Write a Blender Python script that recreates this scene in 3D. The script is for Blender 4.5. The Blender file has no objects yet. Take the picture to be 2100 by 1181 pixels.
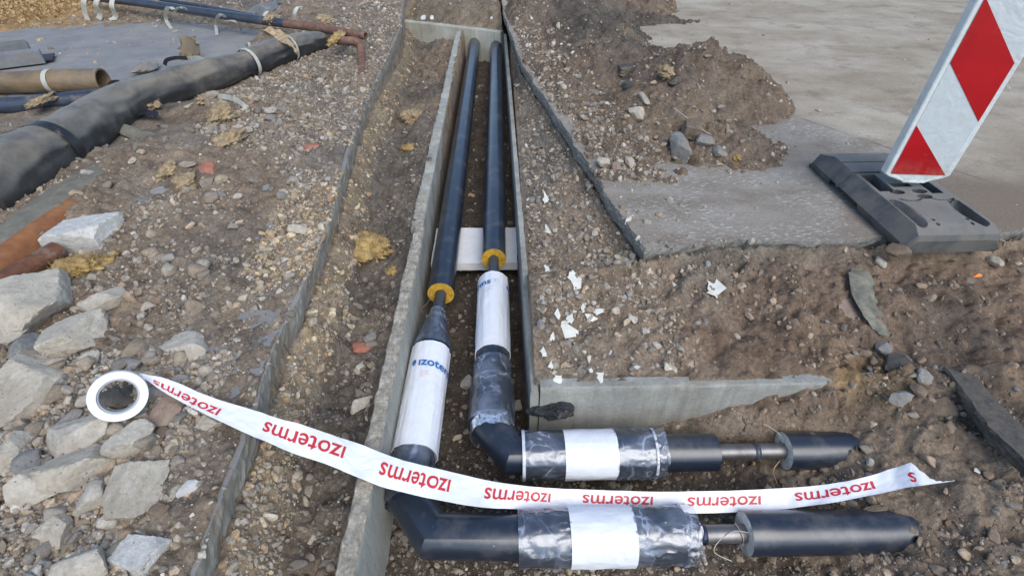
import bpy, bmesh, math, random
import numpy as np
from mathutils import Vector, Matrix, Euler
S=bpy.context.scene
R=math.radians
# ------------------------------------------------------------ camera
F=1050.; PITCH=R(39.5); YAW=R(1.18); CH=1.35
cam=bpy.data.objects.new('camera',bpy.data.cameras.new('camera')); S.collection.objects.link(cam)
cam.data.sensor_width=36; cam.data.lens=18.0; cam.data.clip_start=.02; cam.data.clip_end=500
cam.location=(0,0,CH); cam.rotation_euler=(R(90)-PITCH,0,-YAW)
S.camera=cam
# ------------------------------------------------------------ sky, sun, exposure
SUN_EL=48; SUN_AZ=158     # azimuth: 0 = +Y, clockwise
w=bpy.data.worlds.new('World'); S.world=w; w.use_nodes=True
nt=w.node_tree; bg=nt.nodes['Background']
sk=nt.nodes.new('ShaderNodeTexSky'); sk.sky_type='NISHITA'; sk.sun_disc=False
sk.sun_elevation=R(SUN_EL); sk.sun_rotation=R(SUN_AZ); sk.air_density=1.0; sk.dust_density=.8; sk.ozone_density=1.0
nt.links.new(sk.outputs[0],bg.inputs[0]); bg.inputs[1].default_value=.125
sd=bpy.data.lights.new('sun','SUN'); sd.energy=1.5; sd.angle=R(48); sd.color=(1,.96,.88)
so=bpy.data.objects.new('sun',sd); S.collection.objects.link(so)
dv=Vector((math.sin(R(SUN_AZ))*math.cos(R(SUN_EL)),math.cos(R(SUN_AZ))*math.cos(R(SUN_EL)),math.sin(R(SUN_EL))))
so.rotation_euler=dv.to_track_quat('Z','Y').to_euler()
S.view_settings.view_transform='Standard'; S.view_settings.look='None'; S.view_settings.exposure=.72; S.view_settings.gamma=1

# ------------------------------------------------------------ helpers
cp,sp,cy,sy=math.cos(PITCH),math.sin(PITCH),math.cos(YAW),math.sin(YAW)
def at(px,py,z=0.):
    """measured photo point -> world point on the plane of height z"""
    a=(px-1050)/F; b=(590.5-py)/F
    x,y,d=a,cp+b*sp,-sp+b*cp
    t=(z-CH)/d
    return Vector(((x*cy+y*sy)*t,(-x*sy+y*cy)*t,z))
def pj(x,y,z):
    xx=x*cy-y*sy; yy=x*sy+y*cy; zz=z-CH
    dep=yy*cp-zz*sp; return 1050+F*xx/dep,590.5-F*(yy*sp+zz*cp)/dep
def tag(o,label=None,cat=None,group=None,kind=None):
    if label:o['label']=label
    if cat:o['category']=cat
    if group:o['group']=group
    if kind:o['kind']=kind
    return o
def empty(name,loc,label,cat,group=None):
    o=bpy.data.objects.new(name,None); o.empty_display_size=.05; S.collection.objects.link(o); o.location=loc
    return tag(o,label,cat,group)
def link(name,me,mat=None,parent=None,loc=None):
    o=bpy.data.objects.new(name,me); S.collection.objects.link(o)
    if mat is not None and len(me.materials)==0: me.materials.append(mat)
    if loc is not None:o.location=loc
    if parent is not None:
        o.parent=parent
        pl=Vector(parent.location); q=parent.parent
        while q: pl=pl+Vector(q.location); q=q.parent
        o.location=Vector(o.location)-pl
    return o
def mesh_np(name,V,Fc,smooth=True,tint=None):
    """V (n,3); Fc (m,k) int array, or list of such arrays"""
    me=bpy.data.meshes.new(name); V=np.asarray(V,dtype=np.float32)
    Fs=Fc if isinstance(Fc,list) else [Fc]
    Fs=[np.asarray(f,dtype=np.int32) for f in Fs if len(f)]
    me.vertices.add(len(V)); me.vertices.foreach_set('co',V.ravel())
    li=np.concatenate([f.ravel() for f in Fs]); cnt=np.concatenate([np.full(len(f),f.shape[1],dtype=np.int32) for f in Fs])
    me.loops.add(len(li)); me.loops.foreach_set('vertex_index',li)
    me.polygons.add(len(cnt)); st=np.zeros(len(cnt),dtype=np.int32); st[1:]=np.cumsum(cnt)[:-1]
    me.polygons.foreach_set('loop_start',st); me.polygons.foreach_set('loop_total',cnt)
    me.update(calc_edges=True)
    me.polygons.foreach_set('use_smooth',np.full(len(cnt),smooth,dtype=bool))
    if tint is not None:
        a=me.color_attributes.new('tint','FLOAT_COLOR','POINT')
        c=np.ones((len(V),4),dtype=np.float32); c[:,:3]=tint; a.data.foreach_set('color',c.ravel())
    me.validate(); return me
def grid_faces(n,m,closed=False):
    """n rows of m points; closed wraps the m direction"""
    i=np.arange(n-1)[:,None]; j=np.arange(m if closed else m-1)[None,:]; j2=(j+1)%m
    a=i*m+j; b=i*m+j2; c=(i+1)*m+j2; d=(i+1)*m+j
    return np.stack([a,b,c,d],-1).reshape(-1,4)
_TC={}
def _tab(seed):
    if isinstance(seed,tuple):
        if seed not in _TC: _TC[seed]=np.random.RandomState(seed[1]).rand(128,128,4).astype(np.float32)
    elif seed not in _TC: _TC[seed]=np.random.RandomState(seed).rand(256,256).astype(np.float32)
    return _TC[seed]
def vnoise(x,y,seed=0):
    T=_tab(seed)
    xi=np.floor(x).astype(int); yi=np.floor(y).astype(int); fx=x-xi; fy=y-yi
    fx=fx*fx*(3-2*fx); fy=fy*fy*(3-2*fy)
    a=T[xi&255,yi&255]; b=T[(xi+1)&255,yi&255]; c=T[xi&255,(yi+1)&255]; d=T[(xi+1)&255,(yi+1)&255]
    return ((a*(1-fx)+b*fx)*(1-fy)+(c*(1-fx)+d*fx)*fy)*2-1
def fbm(x,y,scale,octs=4,seed=0,gain=.5):
    x=np.asarray(x,float); y=np.asarray(y,float)
    s=0; a=1; t=0; f=1/scale
    for k in range(octs):
        s=s+a*vnoise(x*f+17.3*k+100,y*f+9.1*k+100,seed+k); t+=a; a*=gain; f*=2.03
    return s/t
T3=np.random.RandomState(5).rand(32,32,32).astype(np.float32)
def vn3(P,f,o=0.):
    Q=P*f+o+50; I=np.floor(Q).astype(int); U=Q-I; U=U*U*(3-2*U); I=I&31; J=(I+1)&31
    x0,y0,z0=I.T; x1,y1,z1=J.T; u,v,w_=U.T
    l=lambda a,b,t:a*(1-t)+b*t
    return l(l(l(T3[x0,y0,z0],T3[x1,y0,z0],u),l(T3[x0,y1,z0],T3[x1,y1,z0],u),v),l(l(T3[x0,y0,z1],T3[x1,y0,z1],u),l(T3[x0,y1,z1],T3[x1,y1,z1],u),v),w_)*2-1
def fb3(P,f,octs=3,o=0.):
    s=0;a=1;t=0
    for k in range(octs): s=s+a*vn3(P,f*2**k,o+k*7.7); t+=a; a*=.5
    return s/t
def clods(x,y,cell,seed,rmin=.25,rmax=.55):
    """height field of separate rounded lumps (0..1)"""
    T=_tab(('c',seed))
    X=x/cell; Y=y/cell; xi=np.floor(X).astype(int); yi=np.floor(Y).astype(int); out=np.zeros_like(X)
    for dx in (-1,0,1):
        for dy in (-1,0,1):
            cxx=(xi+dx); cyy=(yi+dy); t=T[cxx&127,cyy&127]
            px=cxx+t[...,0]; py=cyy+t[...,1]; r=rmin+(rmax-rmin)*t[...,2]**2
            d=((X-px)**2+((Y-py)*(0.8+.5*t[...,3]))**2)/(r*r)
            out=np.maximum(out,np.sqrt(np.maximum(0,1-d))*r*(.35+.65*t[...,3]))
    return out*cell
def ss(a,b,x):
    t=np.clip((x-a)/(b-a),0,1); return t*t*(3-2*t)

# ------------------------------------------------------------ materials
def newmat(name):
    m=bpy.data.materials.new(name); m.use_nodes=True; t=m.node_tree
    return m,t,t.nodes['Principled BSDF'],t.nodes,t.links
def N(t,kind,**k):
    n=t.nodes.new('ShaderNode'+kind)
    for a,b in k.items():
        if a in('operation','blend_type','data_type','attribute_name','noise_dimensions','feature','distance','wave_type','musgrave_type'): setattr(n,a,b)
        else: n.inputs[a].default_value=b
    return n
def ramp(t,fac,stops):
    r=t.nodes.new('ShaderNodeValToRGB'); el=r.color_ramp.elements
    while len(el)<len(stops): el.new(.5)
    for e,(p,c) in zip(el,stops): e.position=p; e.color=(*c,1) if len(c)==3 else c
    t.links.new(fac,r.inputs[0]); return r.outputs[0]
def mixc(t,fac,a,b,mode='MIX'):
    n=t.nodes.new('ShaderNodeMix'); n.data_type='RGBA'; n.blend_type=mode
    for s,v in ((n.inputs[0],fac),(n.inputs[6],a),(n.inputs[7],b)):
        if hasattr(v,'is_linked'): t.links.new(v,s)
        elif isinstance(v,(int,float)): s.default_value=v
        else: s.default_value=(*v,1)
    return n.outputs[2]
def mth(t,op,a,b=0.,c=0.,clamp=False):
    n=t.nodes.new('ShaderNodeMath'); n.operation=op; n.use_clamp=clamp
    for s,v in zip(n.inputs,(a,b,c)):
        if hasattr(v,'is_linked'): t.links.new(v,s)
        else: s.default_value=v
    return n.outputs[0]
def noise(t,scale,detail=6,rough=.6,vec=None,dist=0.,lac=2.):
    n=t.nodes.new('ShaderNodeTexNoise'); n.inputs['Scale'].default_value=scale; n.inputs['Detail'].default_value=detail
    n.inputs['Roughness'].default_value=rough; n.inputs['Distortion'].default_value=dist
    if vec is None: vec=pos(t)
    t.links.new(vec,n.inputs['Vector']); return n.outputs[0]
def pos(t):
    for n in t.nodes:
        if n.bl_idname=='ShaderNodeTexCoord': return n.outputs['Object']
    return t.nodes.new('ShaderNodeTexCoord').outputs['Object']
def stretch(t,vec,sc,rot=(0,0,0)):
    n=t.nodes.new('ShaderNodeMapping'); n.inputs['Scale'].default_value=sc; n.inputs['Rotation'].default_value=rot
    t.links.new(vec,n.inputs['Vector']); return n.outputs[0]
def bump(t,b,h,strength=.5,dist=.01,prev=None):
    n=t.nodes.new('ShaderNodeBump'); n.inputs['Strength'].default_value=strength; n.inputs['Distance'].default_value=dist
    t.links.new(h,n.inputs['Height'])
    if prev is not None: t.links.new(prev,n.inputs['Normal'])
    if b is not None: t.links.new(n.outputs[0],b.inputs['Normal'])
    return n.outputs[0]
def simple(name,col,rough=.8,metal=0.,var=.25,scale=20,bs=.3,bd=.004,bscale=80,col2=None,dust=0.,dustcol=(.25,.21,.17),spec=.5):
    m,t,b,_,L=newmat(name)
    n=noise(t,scale,6,.65)
    c2=col2 or tuple(c*(1-var) for c in col); c1=tuple(min(1,c*(1+var*.6)) for c in col)
    c=ramp(t,n,[(.3,c2),(.7,c1)])
    if dust>0:
        d=noise(t,scale*.4,8,.75); d2=mth(t,'MULTIPLY',ramp(t,d,[(.62-dust*.3,(0,0,0)),(.75-dust*.2,(1,1,1))]),.85)
        c=mixc(t,d2,c,dustcol)
        rg=mth(t,'MULTIPLY_ADD',d2,.9-rough,rough); L.new(rg,b.inputs['Roughness'])
    else: b.inputs['Roughness'].default_value=rough
    L.new(c,b.inputs['Base Color']); b.inputs['Metallic'].default_value=metal
    b.inputs['Specular IOR Level'].default_value=spec
    if bs>0: bump(t,b,noise(t,bscale,8,.7),bs,bd)
    return m
def soil_mat(name,bs=.9):
    m,t,b,_,L=newmat(name)
    a=t.nodes.new('ShaderNodeAttribute'); a.attribute_name='tint'
    n1=noise(t,9,8,.7); n2=noise(t,70,6,.75); n3=noise(t,2.2,5,.6); n4=noise(t,260,3,.7)
    c=mixc(t,1.,a.outputs['Color'],ramp(t,n1,[(.3,(.48,.46,.44)),(.5,(1,.98,.95)),(.72,(1.45,1.42,1.36))]),'MULTIPLY')
    c=mixc(t,1.,c,ramp(t,n2,[(.28,(.45,.43,.4)),(.5,(1,1,1)),(.75,(1.55,1.52,1.46))]),'MULTIPLY')
    c=mixc(t,1.,c,ramp(t,n3,[(.3,(.82,.8,.8)),(.7,(1.15,1.16,1.18))]),'MULTIPLY')
    # tiny pale grit
    v=t.nodes.new('ShaderNodeTexVoronoi'); v.inputs['Scale'].default_value=130; L.new(pos(t),v.inputs['Vector'])
    g=ramp(t,v.outputs['Distance'],[(.16,(1,1,1)),(.24,(0,0,0))])
    hv=t.nodes.new('ShaderNodeSeparateColor'); L.new(v.outputs['Color'],hv.inputs[0])
    gm=mth(t,'MULTIPLY',g,mth(t,'GREATER_THAN',hv.outputs[0],.62))
    c=mixc(t,mth(t,'MULTIPLY',gm,.75),c,mixc(t,hv.outputs[1],(.42,.39,.34),(.2,.15,.1)))
    L.new(c,b.inputs['Base Color']); b.inputs['Roughness'].default_value=.95; b.inputs['Specular IOR Level'].default_value=.2
    h=mth(t,'ADD',mth(t,'MULTIPLY',n2,.7),mth(t,'MULTIPLY',n4,.35)); h=mth(t,'ADD',h,mth(t,'MULTIPLY',gm,.25))
    bump(t,b,h,bs,.012)
    return m
M_soil=soil_mat('soil')
def stone_mat(name):
    m,t,b,_,L=newmat(name)
    a=t.nodes.new('ShaderNodeAttribute'); a.attribute_name='tint'
    n2=noise(t,120,5,.7); n1=noise(t,25,5,.7)
    c=mixc(t,1.,a.outputs['Color'],ramp(t,n2,[(.3,(.7,.69,.66)),(.7,(1.2,1.2,1.2))]),'MULTIPLY')
    c=mixc(t,mth(t,'MULTIPLY',ramp(t,n1,[(.5,(0,0,0)),(.62,(1,1,1))]),.6),c,(.17,.14,.11))
    L.new(c,b.inputs['Base Color']); b.inputs['Roughness'].default_value=.9; b.inputs['Specular IOR Level'].default_value=.25
    bump(t,b,n2,.5,.004); return m
M_stone=stone_mat('gravel_stone')
def rock_mat(name,c1,c2,c3,dirt=.45):
    m,t,b,_,L=newmat(name)
    n1=noise(t,11,9,.72,dist=.3); n2=noise(t,60,7,.8); n3=noise(t,5,5,.6)
    c=ramp(t,n1,[(.3,c2),(.5,c1),(.72,c3)])
    c=mixc(t,1.,c,ramp(t,n2,[(.3,(.66,.65,.62)),(.5,(1,1,1)),(.8,(1.15,1.15,1.15))]),'MULTIPLY')
    c=mixc(t,mth(t,'MULTIPLY',ramp(t,n3,[(.46,(0,0,0)),(.62,(1,1,1))]),dirt),c,(.27,.215,.155))
    v=t.nodes.new('ShaderNodeTexVoronoi'); v.inputs['Scale'].default_value=45; L.new(pos(t),v.inputs['Vector'])
    pit=ramp(t,v.outputs['Distance'],[(.05,(1,1,1)),(.13,(0,0,0))])
    c=mixc(t,mth(t,'MULTIPLY',pit,.6),c,(.06,.05,.045))
    L.new(c,b.inputs['Base Color']); b.inputs['Roughness'].default_value=.92; b.inputs['Specular IOR Level'].default_value=.25
    h=mth(t,'SUBTRACT',mth(t,'ADD',n2,mth(t,'MULTIPLY',n1,.6)),mth(t,'MULTIPLY',pit,.5))
    bump(t,b,h,.9,.006); return m
M_lime=rock_mat('limestone',(.55,.505,.425),(.36,.32,.26),(.68,.635,.555))
M_limeY=rock_mat('yellow_limestone',(.52,.47,.385),(.36,.31,.24),(.66,.62,.54))
M_limeW=rock_mat('white_limestone',(.62,.61,.58),(.42,.41,.39),(.75,.74,.71),.3)
M_brownr=rock_mat('brown_stone',(.20,.15,.11),(.12,.10,.08),(.30,.24,.18))
M_greyr=rock_mat('grey_stone',(.27,.265,.25),(.17,.165,.16),(.36,.355,.34))
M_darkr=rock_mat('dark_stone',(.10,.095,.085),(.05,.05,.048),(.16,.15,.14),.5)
M_pink=rock_mat('pinkish_stone',(.34,.25,.20),(.22,.16,.13),(.44,.36,.30))
M_conc=None
def concrete(name,base=(.36,.36,.33),stain=.6,top=0):
    m,t,b,_,L=newmat(name)
    n1=noise(t,4,8,.65,dist=.4); n2=noise(t,90,5,.7); n3=noise(t,1.7,6,.7)
    c=ramp(t,n1,[(.3,tuple(x*.72 for x in base)),(.55,base),(.75,tuple(x*1.2 for x in base))])
    c=mixc(t,mth(t,'MULTIPLY',ramp(t,n3,[(.5,(0,0,0)),(.68,(1,1,1))]),stain),c,(.20,.165,.125))
    z=stretch(t,pos(t),(30,30,2)); c=mixc(t,1.,c,ramp(t,noise(t,1.,4,.6,z),[(.3,(.82,.82,.80)),(.7,(1.1,1.1,1.1))]),'MULTIPLY')
    v=t.nodes.new('ShaderNodeTexVoronoi'); v.inputs['Scale'].default_value=60; L.new(pos(t),v.inputs['Vector'])
    pit=ramp(t,v.outputs['Distance'],[(.04,(1,1,1)),(.09,(0,0,0))])
    c=mixc(t,mth(t,'MULTIPLY',pit,.7),c,(.08,.075,.065))
    c=mixc(t,1.,c,ramp(t,n2,[(.3,(.85,.85,.85)),(.7,(1.1,1.1,1.1))]),'MULTIPLY')
    if top:
        sx=t.nodes.new('ShaderNodeSeparateXYZ'); L.new(pos(t),sx.inputs[0])
        tm=ramp(t,mth(t,'ADD',mth(t,'MULTIPLY',mth(t,'ADD',sx.outputs[2],.218),22),mth(t,'MULTIPLY',mth(t,'SUBTRACT',n2,.5),.8)),[(.2,(0,0,0)),(.5,(1,1,1))])
        ag=ramp(t,noise(t,45,6,.8),[(.3,(.15,.13,.10)),(.5,(.32,.29,.235)),(.68,(.56,.53,.46))]); c=mixc(t,tm,c,ag)
    L.new(c,b.inputs['Base Color']); b.inputs['Roughness'].default_value=.88; b.inputs['Specular IOR Level'].default_value=.3
    bump(t,b,mth(t,'SUBTRACT',n2,pit),.45,.004); return m
M_conc=concrete('concrete')
M_asph=simple('cut_asphalt',(.25,.245,.225),.9,var=.4,scale=70,bs=.8,bd=.006,bscale=160,dust=.35,dustcol=(.23,.19,.15))
M_cutl=simple('dusty_cut_face',(.30,.29,.255),.9,var=.4,scale=12,bs=.6,bd=.005,bscale=100,dust=.75,dustcol=(.24,.2,.15))
M_pave=simple('old_pavement',(.235,.235,.235),.92,var=.22,scale=4,bs=.35,bd=.004,bscale=150,dust=.4,dustcol=(.30,.28,.25))
def jacket_mat(name,dust):
    m,t,b,_,L=newmat(name)
    n1=noise(t,26,7,.75); n2=noise(t,7,6,.7); n3=noise(t,90,4,.6)
    col=mixc(t,mth(t,'MULTIPLY',ramp(t,n2,[(.50,(0,0,0)),(.66,(1,1,1))]),dust),(.012,.0195,.035),(.21,.19,.165))
    fleck=ramp(t,n3,[(.69,(0,0,0)),(.73,(1,1,1))]); f2=mth(t,'MULTIPLY',fleck,ramp(t,n1,[(.48,(0,0,0)),(.58,(1,1,1))]))
    col=mixc(t,mth(t,'MULTIPLY',f2,min(1,dust*3)),col,(.45,.41,.35))
    L.new(col,b.inputs['Base Color'])
    r=mth(t,'MULTIPLY_ADD',n1,.22,.24); r=mth(t,'ADD',r,mth(t,'MULTIPLY',f2,.4)); L.new(r,b.inputs['Roughness'])
    b.inputs['Specular IOR Level'].default_value=.7; b.inputs['Coat Weight'].default_value=.5; b.inputs['Coat Roughness'].default_value=.28
    sc=stretch(t,pos(t),(1,1,1)); bump(t,b,noise(t,14,5,.6),.12,.006); return m
M_jacket=jacket_mat('black_pe_jacket',.26); M_jdusty=jacket_mat('dusty_pe_jacket',.30)
M_foam=simple('yellow_foam',(.62,.36,.035),.7,var=.35,scale=40,bs=.6,bd=.004,bscale=150)
M_foamp=simple('pale_foam',(.86,.83,.72),.85,var=.3,scale=35,bs=.9,bd=.006,bscale=90,dust=.3)
M_steel=simple('bare_steel',(.26,.25,.245),.48,metal=.85,var=.35,scale=18,bs=.15,bd=.002,bscale=200,dust=.25,dustcol=(.22,.19,.17))
M_steeld=simple('dark_steel',(.10,.11,.13),.4,metal=.5,var=.35,scale=18,bs=.15,bd=.002,bscale=200)
M_weld=simple('burnt_weld',(.06,.07,.12),.3,metal=.8,var=.6,scale=60,bs=.8,bd=.004,bscale=120)
def white_mat(name,col=(.80,.82,.86),dirt=.25,rough=.42):
    m,t,b,_,L=newmat(name)
    n2=noise(t,9,7,.75); n3=noise(t,60,4,.6)
    c=mixc(t,mth(t,'MULTIPLY',ramp(t,n2,[(.5,(0,0,0)),(.8,(1,1,1))]),dirt),col,(.50,.47,.43))
    sp_=mth(t,'MULTIPLY',ramp(t,n3,[(.72,(0,0,0)),(.76,(1,1,1))]),dirt*2)
    c=mixc(t,sp_,c,(.2,.17,.14))
    L.new(c,b.inputs['Base Color']); b.inputs['Roughness'].default_value=rough
    bump(t,b,mth(t,'ADD',noise(t,22,4,.6),mth(t,'MULTIPLY',noise(t,7,3,.5,dist=2.5),2.)),.28,.008); return m
M_white=white_mat('white_sleeve_film'); M_tape=white_mat('white_tape',(.84,.85,.90),.05,.33)
M_whiteb=white_mat('styrofoam_slab',(.74,.74,.74),.35,.6)
M_panelw=white_mat('panel_plastic',(.62,.67,.68),.9,.4); M_reflw=white_mat('white_sheeting',(.52,.58,.61),.45,.3)
M_reflr=simple('red_sheeting',(.42,.006,.012),.3,var=.22,scale=5,bs=.08,dust=.12,dustcol=(.40,.12,.10))
for _m,_c in ((M_reflr,(.30,.10,.09)),(M_reflw,(.16,.15,.13)),(M_panelw,(.25,.24,.18))):
    _t=_m.node_tree; _b=_t.nodes['Principled BSDF']; _o=_b.inputs['Base Color'].links[0].from_socket
    _k=ramp(_t,noise(_t,1.,4,.6,stretch(_t,pos(_t),(14,14,110),(0,R(20),0))),[(.69,(0,0,0)),(.72,(1,1,1))])
    _sx=_t.nodes.new('ShaderNodeSeparateXYZ'); _t.links.new(pos(_t),_sx.inputs[0])
    _g=mth(_t,'MULTIPLY',mth(_t,'MULTIPLY_ADD',_sx.outputs[2],-5.5,1.55,True),ramp(_t,noise(_t,18,6,.75),[(.42,(0,0,0)),(.62,(1,1,1))]))
    _t.links.new(mixc(_t,mth(_t,'MULTIPLY',_g,.7),mixc(_t,mth(_t,'MULTIPLY',_k,.7),_o,_c),(.24,.22,.15)),_b.inputs['Base Color'])
M_print_r=simple('red_print',(.62,.035,.04),.45,var=.12,scale=60,bs=0)
M_print_b=simple('blue_print',(.02,.15,.42),.45,var=.2,scale=60,bs=0)
M_print_f=simple('faint_red_print',(.72,.42,.36),.5,var=.1,scale=60,bs=0)
M_print_g=simple('faint_grey_print',(.45,.5,.58),.5,var=.1,scale=60,bs=0)
def film_mat(name):
    m,t,b,nd,L=newmat(name)
    v=t.nodes.new('ShaderNodeTexVoronoi'); v.feature='DISTANCE_TO_EDGE'; v.inputs['Scale'].default_value=9
    nn=t.nodes.new('ShaderNodeTexNoise'); nn.inputs['Scale'].default_value=9; nn.inputs['Detail'].default_value=3; L.new(pos(t),nn.inputs['Vector'])
    L.new(mixc(t,.12,pos(t),nn.outputs['Color'],'ADD'),v.inputs['Vector'])
    n1=noise(t,10,3,.5,dist=1.5)
    h=mth(t,'ADD',mth(t,'MULTIPLY',v.outputs['Distance'],.9),n1); nrm=bump(t,None,h,.22,.014)
    tr=nd.new('ShaderNodeBsdfTransparent'); tr.inputs[0].default_value=(.96,.97,1,1)
    gl=nd.new('ShaderNodeBsdfGlossy'); gl.inputs['Roughness'].default_value=.24; L.new(nrm,gl.inputs['Normal']); gl.inputs['Color'].default_value=(.9,.93,1,1)
    df=nd.new('ShaderNodeBsdfDiffuse'); df.inputs[0].default_value=(.75,.79,.86,1)
    fr=nd.new('ShaderNodeFresnel'); fr.inputs[0].default_value=1.6; L.new(nrm,fr.inputs['Normal'])
    m1=nd.new('ShaderNodeMixShader'); L.new(mth(t,'MULTIPLY_ADD',fr.outputs[0],1.3,.05,True),m1.inputs[0]); L.new(tr.outputs[0],m1.inputs[1]); L.new(gl.outputs[0],m1.inputs[2])
    n5=noise(t,7,5,.62,dist=.5); n6=noise(t,8,2,.5,dist=.8)
    ln=ramp(t,n6,[(.475,(0,0,0)),(.495,(1,1,1)),(.505,(1,1,1)),(.525,(0,0,0))])
    cr=mth(t,'ADD',mth(t,'MULTIPLY',ramp(t,n5,[(.48,(0,0,0)),(.72,(1,1,1))]),.26),mth(t,'MULTIPLY',mth(t,'MULTIPLY',ln,ramp(t,n5,[(.42,(0,0,0)),(.58,(1,1,1))])),.38))
    df.inputs[0].default_value=(.50,.57,.70,1)
    m2=nd.new('ShaderNodeMixShader'); L.new(mth(t,'ADD',cr,.06),m2.inputs[0]); L.new(m1.outputs[0],m2.inputs[1]); L.new(df.outputs[0],m2.inputs[2])
    L.new(m2.outputs[0],nd['Material Output'].inputs[0]); nd.remove(b); return m
M_film=film_mat('clear_film')
M_filmw=simple('film_edge',(.62,.66,.72),.25,var=.3,scale=30,bs=.3)
M_rubber=simple('recycled_rubber',(.062,.068,.076),.55,var=.3,scale=14,bs=.4,bd=.003,bscale=260,dust=.75,dustcol=(.155,.145,.13),spec=.4)
M_rust=simple('rust',(.17,.065,.03),.85,var=.5,scale=22,bs=.8,bd=.004,bscale=120,col2=(.07,.035,.025),dust=.3)
M_rustpale=simple('pale_rust',(.19,.10,.07),.85,var=.4,scale=22,bs=.8,bd=.004,bscale=120,dust=.3)
M_orust=simple('orange_rust',(.26,.12,.045),.8,var=.45,scale=16,bs=.6,bd=.004,bscale=90,col2=(.2,.07,.03))
M_olddark=simple('bitumen_sheath',(.040,.042,.045),.45,var=.5,scale=5,bs=.4,bd=.008,bscale=30,dust=.35,dustcol=(.13,.12,.10))
_t=M_olddark.node_tree; _b=_t.nodes['Principled BSDF']; _g=_t.nodes.new('ShaderNodeNewGeometry'); _s=_t.nodes.new('ShaderNodeSeparateXYZ'); _t.links.new(_g.outputs['Normal'],_s.inputs[0])
_old=_b.inputs['Base Color'].links[0].from_socket
_m=mth(_t,'MULTIPLY',ramp(_t,_s.outputs[2],[(.15,(0,0,0)),(.8,(1,1,1))]),ramp(_t,noise(_t,4,8,.72),[(.30,(.15,.15,.15)),(.56,(.95,.95,.95))]))
_t.links.new(mixc(_t,_m,_old,(.22,.195,.155)),_b.inputs['Base Color'])
M_oldblue=simple('old_blue_steel',(.045,.06,.09),.45,metal=.2,var=.5,scale=9,bs=.3,bd=.004,bscale=80,dust=.3)
M_bluepipe=simple('painted_steel_pipe',(.055,.07,.095),.35,metal=.3,var=.3,scale=7,bs=.15,dust=.2)
M_oldgold=simple('old_gold_sheath',(.22,.15,.08),.5,var=.5,scale=5,bs=.3,bd=.004,bscale=60,col2=(.10,.085,.06),dust=.3)
M_strap=simple('strap',(.50,.50,.44),.5,var=.2,scale=20,bs=.1,dust=.3)
M_blackst=simple('black_strip',(.02,.02,.024),.4,var=.3,scale=20,bs=.2,dust=.2)
M_crust=simple('cement_crust',(.20,.19,.15),.95,var=.35,scale=14,bs=.9,bd=.008,bscale=90)
M_wool=simple('mineral_wool',(.58,.40,.16),.95,var=.45,scale=30,bs=1,bd=.01,bscale=140,col2=(.22,.15,.06))
M_woolp=simple('pale_wool',(.50,.38,.23),.95,var=.4,scale=30,bs=1,bd=.01,bscale=140,col2=(.25,.18,.11))
M_shard=simple('white_shard',(.70,.69,.62),.6,var=.15,scale=20,bs=.3)
M_brick=simple('brick',(.42,.17,.11),.9,var=.3,scale=30,bs=.8,bscale=120)
M_lichen=simple('lichen_slab',(.22,.21,.16),.95,var=.5,scale=22,bs=.9,bd=.006,bscale=90,col2=(.10,.10,.085))
M_tar=simple('tar_felt',(.022,.024,.028),.5,var=.5,scale=30,bs=.8,bd=.01,bscale=60,dust=.2)
M_sheet=simple('grey_sheet',(.20,.21,.22),.6,metal=.2,var=.25,scale=12,bs=.2,dust=.35)
M_leaf=simple('dry_leaves',(.46,.33,.17),.8,var=.5,scale=6,bs=0,col2=(.32,.2,.08))
M_green=simple('green_leaves',(.10,.20,.03),.7,var=.5,scale=6,bs=0)
M_orange=simple('orange_plastic',(.75,.22,.03),.4,var=.1,bs=0)
M_wire=simple('thin_wire',(.55,.50,.42),.45,metal=.3,var=.2,bs=0)
M_copper=simple('copper_wire',(.5,.32,.18),.4,metal=.6,var=.2,bs=0)
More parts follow.
